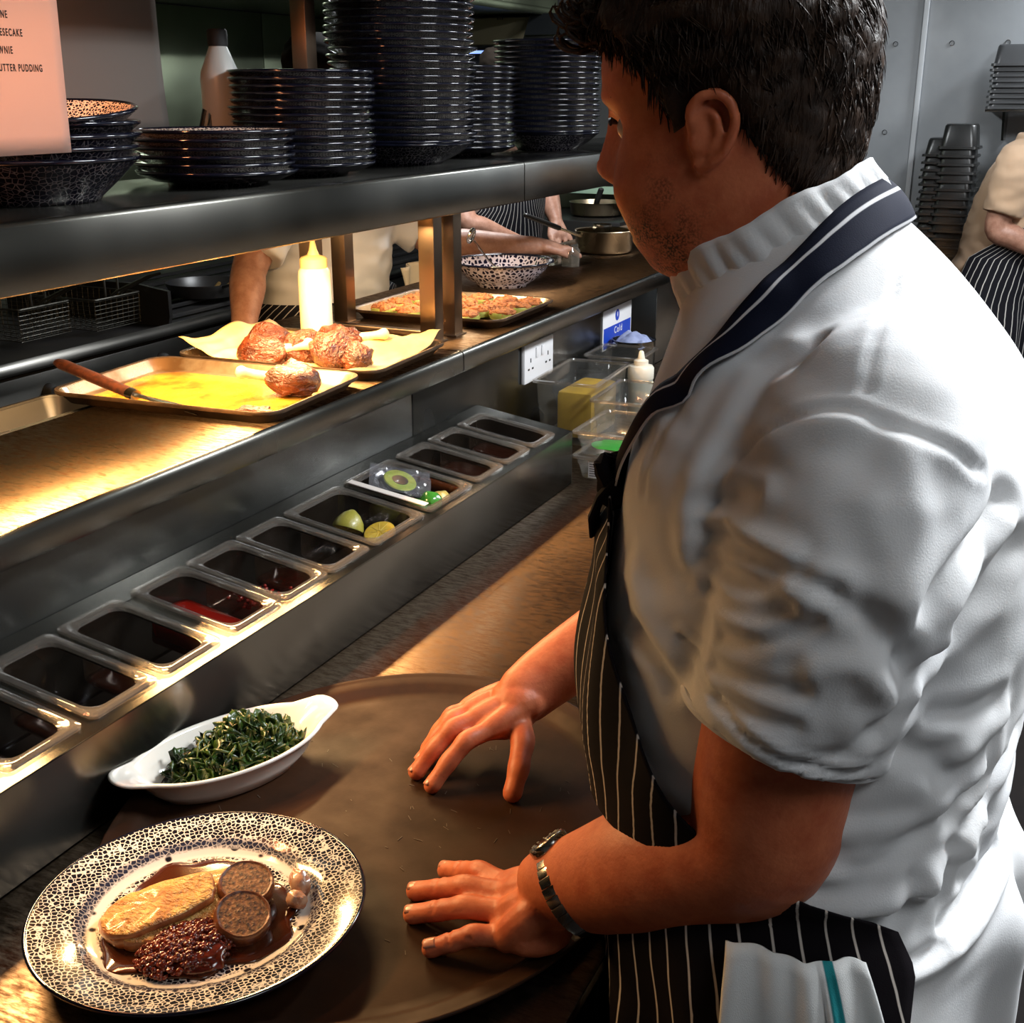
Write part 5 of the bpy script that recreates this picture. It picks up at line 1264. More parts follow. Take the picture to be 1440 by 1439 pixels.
for s in (.02, .4, .7, .9, 1.0):
    rings.append([Vector((p.x * s * (1 + .05 * math.sin(7 * math.atan2(p.y, p.x))), p.y * s * (1 + .06 * math.sin(5 * math.atan2(p.y, p.x) + 1)), .0008 - (.0006 if s == 1 else 0))) for p in base])
o = g.loft(rings, (True, False)).build('dripping', FAT, ang=180); o.location = (-1.305, 1.592, ZP0 + .0026); o.rotation_euler = (0, 0, R(4)); tag(o, 'golden dripping spread over the nearest baking tray', 'fat', kind='stuff')
# roasted shanks
RST = mat('roast_shank', (.030, .005, .002), .4, var=(.13, .026, .006), vscale=(34, 34, 34), bump=1.0, bscale=(70, 150, 150), bdist=.010, coat=.08)
RSTC = mat('roast_fat_cap', (.24, .075, .018), .34, var=(.12, .028, .007), vscale=(45, 45, 45), bump=.5, bdist=.003, coat=.3)
BONE = mat('bone', (.66, .52, .36), .5, var=(.5, .34, .2), vscale=(60, 60, 60))
def shank(label, x, y, z, rot, tilt, s, bone=True, seed=0):
    t = thing('roast_shank', label, 'meat', (x, y, z), 0, 'roasted shanks'); t.rotation_euler = (0, tilt, rot)
    g = G(); n = 28; rings = []
    for u, r in ((0, .004), (.06, .016), (.18, .027), (.38, .034), (.6, .032), (.8, .024), (.93, .015), (1, .010)):
        ring = []
        for j in range(n):
            a = 2 * PI * j / n; k = 1 + .55 * mnoise.noise(Vector((u * 3 + seed, math.cos(a) * 1.3, math.sin(a) * 1.3))) + .30 * mnoise.noise(Vector((u * 5 + seed, math.cos(a) * 4, math.sin(a) * 4)))
            ring.append(Vector(((u - .45) * .098 * s, r * k * math.cos(a) * s * 1.1, .026 * s + r * k * math.sin(a) * s)))
        rings.append(ring)
    me = g.loft(rings).build('flesh', RST, t, ang=180); 
    if bone:
        G().limb([(.036 * s, 0, .028 * s, .010, .010), (.062 * s, 0, .030 * s, .0085, .008), (.085 * s, 0, .032 * s, .0085, .008), (.098 * s, .002, .033 * s, .012, .010)], 4, 12).build('bone', BONE, t)
    return t
ZB = ZP0 + .003
shank('single roasted shank with pale bone in the nearest baking tray', -1.165, 1.640, ZB, R(200), R(-4), .95, True, 1)
for i, (x, y, rot, s, lab) in enumerate(((-1.352, 1.800, 25, .95, 'roasted shank at the left end of the paper-lined tray'), (-1.300, 1.858, 75, 1.0, 'roasted shank in the middle of the tray, left of centre'), (-1.232, 1.852, 100, 1.08, 'big roasted shank nearest the front of the paper-lined tray'),
        (-1.178, 1.850, 160, .80, 'small roasted shank piece at the front edge of the paper'), (-1.415, 1.905, 60, .95, 'roasted shank at the back, left of the squeeze bottle'), (-1.290, 1.965, 20, .95, 'roasted shank right of the squeeze bottle'))):
    shank(lab, x, y, ZB + .001, R(rot), R((-6, 4, -3, 3, 5, -4)[i]), s, i in (0, 1, 3, 4, 5), i + 3)
o = G().ball((0, 0, .004), (.030, .014, .007), 16, 8, .5, 3).build('meat_scrap', RST); o.location = (-1.155, 1.512, ZB); o.rotation_euler = (0, 0, .3); tag(o, 'torn brown meat scrap at the front corner of the nearest tray', 'meat')
# parchment: crumpled sheets
PCH = mat('parchment', (.70, .50, .22), .6, var=(.60, .38, .12), vscale=(12, 12, 12), sss=.0)
def parch(label, fn, nu=30, nv=22):
    o = G().grid(fn, nu, nv).build('parchment', PCH, ang=30); solidify(o, .0006); bake(o); return tag(o, label, 'paper', 'baking parchment')
def pf1(u, v):
    x = -1.125 - .185 * v; y = 1.800 + .275 * u
    z = ZB + .004 + .030 * max(0, u - .35) ** .8 * (1 - .4 * v) + .016 * math.sin(u * 8 + v * 3) * u + .010 * mnoise.noise(Vector((u * 6, v * 6, 1))) + .02 * max(0, v - .75) * (1 + math.sin(u * 14))
    return (x + .010 * math.sin(u * 9), y - .05 * v + .02 * v * v, max(z, ZB + .0022))
parch('crumpled yellow baking parchment at the front right of the shank tray', pf1)
def pf2(u, v):
    x = -1.395 - .125 * v; y = 1.775 + .285 * u; z = ZB + .003 + .036 * v ** 1.4 + .008 * math.sin(u * 10 + v * 2) * v + .006 * mnoise.noise(Vector((u * 6, v * 6, 7)))
    return (x, y, max(z, ZB + .0022))
parch('baking parchment standing up at the rear of the shank tray', pf2)
# turner resting in the near tray
d0, d1, d2 = Vector((-1.535, 1.487, 1.252)), Vector((-1.350, 1.458, 1.222)), Vector((-1.225, 1.470, 1.2025))
t = thing('turner', 'long palette knife with a red-brown handle lying in the near tray', 'turner', (0, 0, 0))
G().tube([d0, d0.lerp(d1, .08), d0.lerp(d1, .5), d0.lerp(d1, .92), d1], [(.006, .009), (.0085, .013), (.0085, .0135), (.0085, .012), (.005, .008)], 14, up=(0, 0, 1)).build('handle', mat('stained_wood_handle', (.060, .015, .006), .4, var=(.02, .006, .003), vscale=(120, 120, 20), bump=.4, coat=.2), t)
G().tube([d1, d1.lerp(d2, .2), d1.lerp(d2, .55), d2], [(.004, .006), (.0018, .007), (.0010, .013), (.0008, .015)], 10, up=(0, 0, 1)).build('blade', ST, t)
G().tube([d0.lerp(d1, .95), d1 + (d1 - d0) * .03], [(.0092, .0125), (.0085, .0105)], 12, up=(0, 0, 1)).build('ferrule', ST, t)
# crumbed halves
CRB = mat('golden_crumb', (.40, .13, .024), .75, var=(.17, .042, .009), vscale=(90, 90, 90), bump=.9, bscale=(240, 240, 240), bdist=.004); VEG = mat('courgette', (.34, .34, .08), .4, var=(.24, .28, .05), vscale=(40, 40, 40), coat=.2)
k = 0; rr = random.Random(8)
for iy, yy in enumerate((2.365, 2.435, 2.505, 2.575)):
    for ix, xx in enumerate((-1.425, -1.355, -1.285, -1.215, -1.160)):
        if ix == 4 and iy == 0: continue
        k += 1
        row = ['first', 'second', 'third', 'fourth'][iy]; clm = ['rearmost', 'second from the rear', 'middle', 'second from the front', 'front'][ix]
        t = thing('crumbed_half', 'crumb-topped green vegetable half, %s piece in the %s row of the tray' % (clm, row), 'vegetable', (xx + rr.uniform(-.006, .006), yy + rr.uniform(-.006, .006), ZB), rr.uniform(0, 6), 'crumbed vegetable halves')
        G().lathe([(0, 0), (.020, 0), (.028, .004), (.031, .012), (.029, .018), (0, .018)], 20).build('base', VEG, t)
        g = G(); g.ball((0, 0, .017), (.030, .030, .011), 18, 8, .35, k)
        for q in range(26):
            a, r = rr.uniform(0, 6.28), .028 * rr.random() ** .5; g.ball((r * math.cos(a), r * math.sin(a), .018 + .009 * (1 - (r / .03) ** 2)), rr.uniform(.002, .0045), 5, 4, .5, q)
        g.build('crumb_topping', CRB, t)
# squeeze bottle under the lamp
t = thing('squeeze_bottle', 'tall pale squeeze bottle glowing under the heat lamp behind the shanks', 'bottle', (-1.385, 2.035, ZB))
SQ = mat('pale_squeeze_plastic', (.86, .80, .62), .35, sss=.3)
G().lathe([(0, 0), (.030, 0), (.0325, .004), (.0325, .135), (.031, .145), (.026, .152), (.024, .155)], 32).build('body', SQ, t)
G().lathe([(.026, .150), (.0275, .151), (.0275, .168), (.024, .172), (.012, .176), (.008, .186), (.0045, .205), (.003, .207), (0, .207)], 28).build('nozzle_cap', mat('yellow_cap', (.84, .66, .30), .4), t)
# speckled bowl with serving spoon
t = thing('serving_bowl', 'large blue speckled serving bowl on the pass beyond the posts', 'bowl', (-1.385, 2.905, ZP0))
G().lathe([(0, .010), (.05, .011), (.085, .022), (.112, .046), (.122, .064)], 56).build('inside', SPK_BOWL, t, ang=180)
G().lathe([(.121, .063), (.126, .066), (.136, .068), (.139, .066), (.137, .0635), (.126, .060)], 56, closed=True).build('rim', NAVY, t, ang=180)
G().lathe([(0, .004), (.058, .004), (.060, 0), (.066, 0), (.068, .006), (.092, .020), (.116, .044), (.127, .0605)], 56).build('outside', SPK_BOWL, t, ang=180)
t = thing('serving_spoon', 'steel serving spoon with looped handle leaning in the speckled bowl', 'spoon', (-1.385, 2.905, ZP0))
SPN = steel('spoon_steel', (.55, .53, .48), .2, 'z', bump=.03)
G().tube([(-.02, .05, .020), (-.055, .03, .060), (-.090, .015, .110)], [(.004, .008), (.003, .010), (.003, .013)], 10).build('shaft', SPN, t)
lp = [(-.097 - .006 * math.cos(a), .014 + .014 * math.sin(a), .123 - .017 * math.cos(a)) for a in np.linspace(0, 2 * PI, 17)[:-1]]
G().tube(lp, .0048, 8, closed=True).build('loop', SPN, t)
G().ball((.0, .06, .018), (.032, .024, .008), 16, 8).build('spoon_bowl', SPN, t)
# two glasses, saucepan
GLS = clear('drinking_glass', (.74, .74, .70), .03, .08)
for i, (x, y, lab) in enumerate(((-1.435, 3.335, 'small clear glass left of its twin beside the saucepan'), (-1.365, 3.330, 'small clear glass nearest the saucepan'))):
    t = thing('glass_jar', lab, 'glass', (x, y, ZP0), 0, 'small glasses')
    G().lathe([(0, .003), (.022, .003), (.0245, .007), (.0265, .030), (.0265, .045), (.020, .056), (.020, .066), (.0215, .066), (.0215, .055), (.0285, .045), (.0285, .028), (.0265, 0), (0, 0)], 28).build('body', GLS, t)
    G().lathe([(.0215, .058), (.0228, .059), (.0228, .064), (.0215, .065)], 24, closed=True).build('rim', SPN, t)
PANM = steel('saucepan_steel', (.42, .33, .22), .24, 'z', bump=.05)
t = thing('saucepan', 'steel saucepan with a long black handle on the pass by the cook\'s chin', 'saucepan', (-1.395, 3.680, ZP0))
G().lathe([(0, 0), (.080, 0), (.088, .004), (.091, .012), (.091, .066), (.0935, .069), (.0925, .071), (.0885, .068), (.0880, .014), (.080, .006), (0, .006)], 48).build('body', PANM, t)
hd = (Vector((-1.56, 3.44, 1.325)) - Vector((-1.395, 3.680, ZP0)))
st = Vector((hd.x, hd.y, 0)).normalized() * .090 + Vector((0, 0, .055))
G().tube([st, st.lerp(hd, .3), st.lerp(hd, .45)], [(.005, .010), (.004, .008), (.006, .010)], 10).build('bracket', PANM, t)
G().limb([tuple(st.lerp(hd, .4)) + (.008, .010), tuple(st.lerp(hd, .7)) + (.008, .012), tuple(hd) + (.007, .012)], 5, 12).build('handle', BLK, t)
t = thing('sauce_pot', 'little steel sauce pot standing inside the saucepan', 'pot', (-1.405, 3.690, ZP0 + .0065))
G().lathe([(0, 0), (.028, 0), (.030, .003), (.030, .078), (.032, .080), (.029, .080), (.0285, .004), (0, .004)], 28).build('body', SPN, t)
# dark roasting tin on the ledge behind the near end of the pass
t = thing('rear_ledge', 'narrow steel ledge behind the near end of the pass', 'ledge', (0, 0, 0))
G().box((-1.80, .2, 1.072), (-1.452, 2.10, 1.084), .002).build('top', STD, t)
for y in (.25, 1.15, 2.05): G().prism([(-1.452, .86), (-1.452, 1.072), (-1.78, 1.072)], 'y', y - .004, y + .004).build('bracket', STD, t)
t = thing('roasting_tin', 'blackened roasting tin on the ledge under the near tray', 'tin', (-1.62, 1.52, 1.0845))
def rg(o, z, r): return rrect(.30 + o, .36 + o, r, 6, z)
G().loft([rg(-.03, .0, .03), rg(0, .045, .04), rg(.006, .046, .04), rg(.006, .043, .04), rg(-.004, .041, .038), rg(-.034, .004, .028)]).build('body', BLK, t)
for s in (-1, 1): G().tube([(-.05, s * .178, .042), (-.04, s * .200, .050), (.04, s * .200, .050), (.05, s * .178, .042)], .004, 8).build('handle', BLK, t)

# ------------------------------------------------------------------ at the foot of the pass, far end of the worktop
WPL = mat('white_moulding', (.72, .72, .74), .35)
t = thing('wall_socket', 'white double wall socket under the pass', 'socket', (-1.135, 2.5625, 1.088))
G().box((0, -.083, -.046), (.010, .083, .046), .004).build('faceplate', WPL, t)
for sy in (-1, 1):
    G().box((.0098, sy * .016 - .007, .008), (.0135, sy * .016 + .007, .032), .002).build('rocker', WPL, t)
    for dy, dz, w, h in ((0, .006, .0022, .005), (-.011, -.014, .0045, .0022), (.011, -.014, .0045, .0022)):
        G().box((.0095, sy * .050 + dy - w, dz - h), (.0105, sy * .050 + dy + w, dz + h)).build('pin_hole', RUB, t)
BLUE = mat('sign_blue', (.008, .05, .42), .4)
t = thing('notice_sign', 'white and blue notice with a round symbol stuck below the pass', 'sign', (-1.1345, 2.998, 1.022))
G().box((0, 0, 0), (.002, .222, .108), .0006).build('panel', WPL, t)
G().box((.0019, .006, .004), (.0024, .216, .060)).build('blue_field', BLUE, t)
G().lathe([(0, 0), (.0155, 0), (.0155, .0006), (0, .0006)], 28, m=Matrix.Translation((.002, .108, .084)) @ Matrix.Rotation(R(90), 4, 'Y')).build('symbol_disc', BLUE, t)
G().ball((.0029, .108, .086), (.0006, .0030, .0075), 10, 6).build('symbol_mark', WPL, t)
o = letters('Cold', .026, (0, 0, 0), WPL, t); o.location = (.0027, .085, .036)
CB = clear('clear_tub', (.86, .86, .84), .08, .05, (.5, .5, .48))
def tub(label, x, y, w, d, h, rot=0, z=.9005, grp='clear food tubs'):
    t = thing('food_tub', label, 'tub', (x, y, z), rot, grp)
    def rg(o, zz, r=.014): return rrect(w + o, d + o, r, 6, zz)
    G().loft([rg(-.05, 0, .012), rg(-.024, .001, .014), rg(-.020, .006, .016), rg(-.010, h * .62, .016), rg(-.006, h * .64, .016), rg(-.003, h - .006, .016)], (True, False)).build('body', CB, t, ang=50)
    G().loft([rg(-.003, h - .006), rg(.012, h - .005), rg(.012, h), rg(-.003, h + .001), rg(-.006, h - .003)], closed=True).build('rim', PCR, t, ang=50)
    return t
tub('tall clear tub of a yellow block by the wall socket', -1.046, 2.640, .148, .262, .150, R(3))
t = thing('butter_block', 'mustard yellow block inside the tall clear tub', 'butter', (-1.035, 2.650, .905))
G().box((-.045, -.09, 0), (.045, .08, .112), .012).build('block', mat('butter_yellow', (.42, .26, .03), .5, var=(.32, .19, .025), vscale=(20, 20, 20)), t)
tub('second clear tub in front of the small squeeze bottle', -.905, 2.615, .135, .225, .120, R(2))
tub('clear tub behind the tall tub, next to the steel pot', -1.045, 2.905, .14, .16, .150, R(2))
tub('low clear tub with a printed label, at the end of the rail', -.845, 2.385, .155, .20, .052)
TUBU = tub('low clear tub stacked on the labelled one', -.845, 2.385, .155, .20, .052, 0, .9535)
o = G().box((-.045, -.1005, .006), (.02, -.0995, .040), .0003).build('label', WPL); o.parent = None; o.location = (-.845, 2.388, .9005)
lb = o; tag(lb, 'white printed label on the front of the lowest clear tub', 'label')
g = G()
for k in range(6): g.box((-.042, -.1009, .010 + .005 * k), (-.042 + (.03, .05, .02, .045, .035, .05)[k], -.1005, .0115 + .005 * k))
g.build('print', INK, lb)
o = G().ball((0, 0, .006), (.05, .04, .005), 16, 6, .3, 2).build('green_lid', mat('bright_green', (.01, .20, .03), .35)); o.parent = TUBU; o.location = (-.010, -.040, .0065); o['label'] = 'bright green inner lid'
t = thing('steel_pot', 'round steel pot stuffed with a blue cloth under the notice', 'pot', (-1.065, 3.055, .9005))
G().lathe([(0, 0), (.055, 0), (.058, .004), (.058, .150), (.060, .153), (.056, .153), (.055, .006), (0, .006)], 36).build('body', ST, t)
o = G().grid(lambda u, v: ((u - .5) * .10 * (1 - .25 * abs(v - .5)), (v - .5) * .10, .012 + .030 * (1 - (2 * u - 1) ** 2) * (1 - (2 * v - 1) ** 2) + .012 * mnoise.noise(Vector((u * 5, v * 5, 3)))), 20, 20).build('blue_cloth', mat('blue_wipe', (.20, .24, .42), .8, var=(.30, .34, .52), vscale=(40, 40, 40)), ang=25); solidify(o, .002); bake(o); o.location = (-1.065, 3.055, 1.030); tag(o, 'pale blue cloth bunched in the steel pot', 'cloth')
t = thing('squeeze_bottle', 'small cloudy squeeze bottle with cream cap on the worktop', 'bottle', (-.955, 2.800, .9005))
G().lathe([(0, 0), (.028, 0), (.031, .004), (.031, .105), (.030, .112)], 28).build('body', mat('cloudy_plastic', (.30, .31, .27), .3, sss=.2), t)
G().lathe([(.031, .108), (.0325, .110), (.0325, .135), (.029, .141), (.018, .143), (.018, .154), (.009, .158), (.006, .175), (.003, .178), (0, .178)], 28).build('cap', mat('cream_cap', (.66, .62, .52), .4), t)
# ------------------------------------------------------------------ the cook line behind the pass
RNG = steel('range_steel', (.24, .23, .21), .32, 'y')
t = thing('cooking_range', 'long dark steel cooking range behind the pass with a bright front rail', 'range', (0, 0, 0))
G().box((-3.76, .2, .12), (-2.76, 5.95, .90), .006).build('body', STD, t)
G().box((-3.76, .2, .90), (-2.74, 5.95, .928), .006).build('top', BLK, t)
G().tube([(-2.705, .2, .938), (-2.705, 5.95, .938)], .019, 14).build('front_rail', RNG, t)
G().box((-2.76, .2, .78), (-2.735, 5.95, .90), .004).build('control_panel', RNG, t)
for k in range(11):
    G().lathe([(0, .028), (.016, .028), (.021, .022), (.024, 0)], 18, m=Matrix.Translation((-2.735, .6 + k * .5, .84)) @ Matrix.Rotation(R(90), 4, 'Y')).build('knob', RUB, t)
for k in range(8): G().box((-2.762, .24 + k * .7, .16), (-2.745, .90 + k * .7, .76), .005).build('oven_door', STX, t)
G().prism([(-3.5, .93), (-2.77, .93), (-2.76, .965), (-2.76, 1.050), (-2.90, 1.068), (-3.5, 1.068)], 'y', 3.19, 3.205).build('side_splash', BLK, t)
for k in range(6): G().tube([(-3.55 + k * .14, 3.3, .94), (-3.55 + k * .14, 5.8, .94)], .008, 6).build('grate_bar', BLK, t)
t = thing('wall_shelf', 'dark steel shelf and gantry along the wall over the range', 'shelf', (0, 0, 0))
G().box((-3.76, .3, 1.26), (-3.45, 5.9, 1.275), .003).build('board', STD, t)
for y in (.6, 2.4, 4.2, 5.8): G().prism([(-3.76, 1.12), (-3.74, 1.12), (-3.48, 1.26), (-3.76, 1.26)], 'y', y, y + .02).build('bracket', STD, t)
t = thing('extract_hood', 'dark steel extract hood over the cooking range', 'hood', (0, 0, 0))
G().prism([(-3.77, 2.045), (-2.55, 2.045), (-2.55, 2.25), (-3.0, 2.555), (-3.77, 2.555)], 'y', -.1, 6.0).build('canopy', STB, t)
G().box((-2.56, -.1, 2.035), (-2.54, 6.0, 2.07), .003).build('lip', STB, t)
# fryer baskets
WIRE = mat('basket_wire', (.11, .105, .09), .35, .9)
def basket(label, x, y):
    t = thing('fryer_basket', label, 'fryer basket', (x, y, .945), 0, 'fryer baskets'); w, d, h = .15, .105, .10
    g = G()
    for k in range(13):
        px = -w + 2 * w * k / 12
        g.tube([(px, -d, h), (px, -d * .94, 0), (px, d * .94, 0), (px, d, h)], .0009, 4)
    for k in range(9):
        py = -d + 2 * d * k / 8; g.tube([(-w, py, h), (-w * .96, py * .94, 0), (w * .96, py * .94, 0), (w, py, h)], .0009, 4)
    for k in range(8):
        z = h * k / 7.5; g.tube([(-w, -d, z), (w, -d, z), (w, d, z), (-w, d, z)], .0009, 4, closed=True)
    g.build('wire_mesh', WIRE, t)['kind'] = 'stuff'
    G().tube([tuple(p) for p in rrect(2 * w + .006, 2 * d + .006, .012, 4, h)], .0035, 8, closed=True).build('rim', WIRE, t)
    G().tube([(w - .01, -.018, h), (w + .02, -.018, h + .02), (w + .15, -.012, h + .075), (w + .19, 0, h + .085), (w + .15, .012, h + .075), (w + .02, .018, h + .02), (w - .01, .018, h)], .0045, 8).build('handle', WIRE, t)
    for s in (-1, 1): G().tube([(w - .02, s * .03, h), (w - .02, s * .03, h + .075), (w - .02, s * .03 + .012, h + .09)], .004, 8).build('hook', WIRE, t)
basket('wire fryer basket at the left picture edge', -3.10, 2.83)
basket('wire fryer basket next to the dark side splash', -3.02, 3.07)
t = thing('frying_pan', 'dark frying pan on the range beyond the side splash', 'frying pan', (-3.02, 3.70, .950))
G().lathe([(0, .003), (.115, .003), (.12, .006), (.142, .050), (.145, .051), (.145, .047), (.124, .002), (.11, 0), (0, 0)], 40).build('body', BLK, t)
G().limb([(.13, -.05, .045, .006, .010), (.22, -.09, .065, .006, .011), (.33, -.13, .075, .006, .012)], 4, 10).build('handle', BLK, t)
for s in (0, .5): G().tube([(.0 + s * .1, -.09, .012), (.02 + s * .08, .02, .012), (.0 + s * .1, .09, .03)], .008, 8).build('food', mat('pan_food', (.10, .06, .02), .3, coat=.4), t)

# far end: black oven with a pan, green box in place of a lit wall panel, dark fridge, hood fixtures
t = thing('far_oven', 'black oven unit at the far end of the kitchen', 'oven', (0, 0, 0))
G().box((-2.55, 5.35, .05), (-1.95, 6.0, 1.115), .01).build('body', BLK, t)
G().box((-2.50, 5.335, .35), (-2.0, 5.352, .95), .006).build('door', mat('oven_glass', (.01, .01, .012), .12), t)
G().tube([(-2.48, 5.31, .98), (-2.02, 5.31, .98)], .009, 10).build('handle', ST, t)
G().box((-2.60, 5.95, 1.115), (-1.95, 6.02, 1.205), .004).build('upstand', STX, t)
t = thing('saute_pan', 'steel pan with upright black handle on the far oven', 'pan', (-2.16, 5.60, 1.1155))
G().lathe([(0, 0), (.11, 0), (.125, .010), (.135, .065), (.138, .067), (.133, .067), (.120, .012), (0, .006)], 36).build('body', PANM, t)
G().limb([(.03, -.10, .05, .010, .012), (.05, -.13, .085, .010, .014), (.075, -.15, .135, .009, .014)], 4, 10).build('handle', BLK, t)
t = thing('lit_panel_box', 'pale green crate-like box in place of a lit wall panel at the far end', 'crate', (-2.22, 5.82, 1.2055))
G().box((-.26, -.10, 0), (.27, .14, .13), .01).build('body', mat('pale_green', (.40, .58, .44), .5), t)  # pale box stands in for a lit wall panel, its brightness in the colour
G().box((-.27, -.11, .115), (.28, .15, .135), .006).build('rim', mat('pale_green_rim', (.46, .64, .50), .5), t)
for k in range(4): G().box((-.20 + k * .12, -.104, .04), (-.13 + k * .12, -.099, .08), .002).build('grip_slot', BLK, t)
t = thing('far_column', 'dark steel column right of the far oven', 'column', (0, 0, 0))
G().box((-1.93, 5.60, 0), (-1.62, 6.03, 2.5), .006).build('body', mat('dark_bronze', (.055, .045, .035), .45, .4), t)
t = thing('duct_panel', 'dull cream duct box high up beyond the plate stacks', 'duct', (-2.83, 5.92, 1.905))
G().box((-.22, -.06, 0), (.20, .10, .125), .006).build('body', mat('dull_cream', (.22, .19, .11), .6), t)
for k in range(3): G().box((.015 + k * .012, -.063, .135 - .02), (.021 + k * .012, -.059, .15 - .02)).build('vent_slot', BLK, t)
t = thing('grill_salamander', 'black wall grill with a glossy tilted front high at the far end', 'grill', (-2.47, 5.85, 1.90))
G().box((-.14, -.05, 0), (.35, .17, .14), .01).build('body', BLK, t)
G().prism([(-.16, .0), (-.12, .0), (-.03, .135), (-.06, .14)], 'x', -.135, .34).build('door', mat('grill_glass', (.05, .055, .06), .15, .6), t)
G().tube([(-.1, -.20, .03), (.3, -.20, .03)], .008, 8).build('handle', ST, t)
t = thing('blue_strip_lamp', 'slim blue-white strip light beyond the plate stacks', 'lamp', (-2.91, 5.88, 1.862))
G().box((-.11, -.03, .014), (.11, .03, .03), .003).build('housing', BLK, t)
G().box((-.10, -.034, .002), (.10, -.02, .016), .003).build('tube', mat('blue_glow', (.3, .45, 1), .3, emit=(.25, .40, 1), estr=1.6), t)

# ------------------------------------------------------------------ containers by the grey wall
BC = mat('black_gastro', (.010, .011, .011), .30, var=(.018, .018, .018), vscale=(9, 9, 9)); GC = mat('smoky_gastro', (.07, .073, .078), .30)
t = thing('far_counter', 'dark counter below the black container stacks', 'counter', (0, 0, 0))
G().box((-.80, 5.50, .86), (1.6, 6.01, .90), .004).build('top', STD, t); G().box((-.78, 5.54, .02), (1.6, 6.0, .86), .004).build('body', BLK, t)
def gast(label, loc, w, d, h, mt, n, step, grp, seed):
    def rg(o, z, r=.02): return rrect(w + o, d + o, r, 5, z)
    me1 = G().loft([rg(-.040, h, .03), rg(-.030, h, .03), rg(-.020, h - .008, .03), rg(-.004, .010, .024)], (True, False)).mesh('gastro_body', 50); me1.materials.append(mt)
    me2 = G().loft([rg(-.004, .010), rg(.016, .010), rg(.018, .0), rg(.010, .0), rg(-.008, .006)], closed=True).mesh('gastro_rim', 50); me2.materials.append(mt)
    rr = random.Random(seed)
    for k in range(n):
        up = n - 1 - k
        pos = 'topmost' if up == 0 else ('lowest' if k == 0 else ORD[k] + ' from the bottom')
        t = thing('gastro_container', '%s of %s' % (pos, label), 'container', (loc[0] + rr.uniform(-.004, .004), loc[1] + rr.uniform(-.004, .004), loc[2] + k * step), rr.uniform(-.03, .03), grp)
        for nm, me in (('body', me1), ('rim', me2)):
            o = bpy.data.objects.new(nm, me); COL.objects.link(o); o.parent = t
gast('the narrow upturned black container stack', (-.628, 5.72, .9005), .115, .17, .075, BC, 18, .0305, 'narrow black container stack', 1)
gast('the wider upturned black container stack', (-.545, 5.70, .9005), .150, .17, .10, BC, 17, .0345, 'wide black container stack', 2)
t = thing('hanging_shelf', 'small dark shelf on the grey wall under smoky containers', 'shelf', (-.20, 5.90, 1.60))
G().box((-.27, -.13, 0), (.40, .125, .012), .002).build('board', STD, t)
for x in (-.2, .3): G().prism([(-.0, -.12), (.125, -.12), (.125, 0), (-.10, 0)], 'x', x, x + .01).build('bracket', STD, t)
gast('the smoky containers on the wall shelf', (-.335, 5.88, 1.6125), .25, .20, .085, GC, 9, .0215, 'smoky container stack', 3)

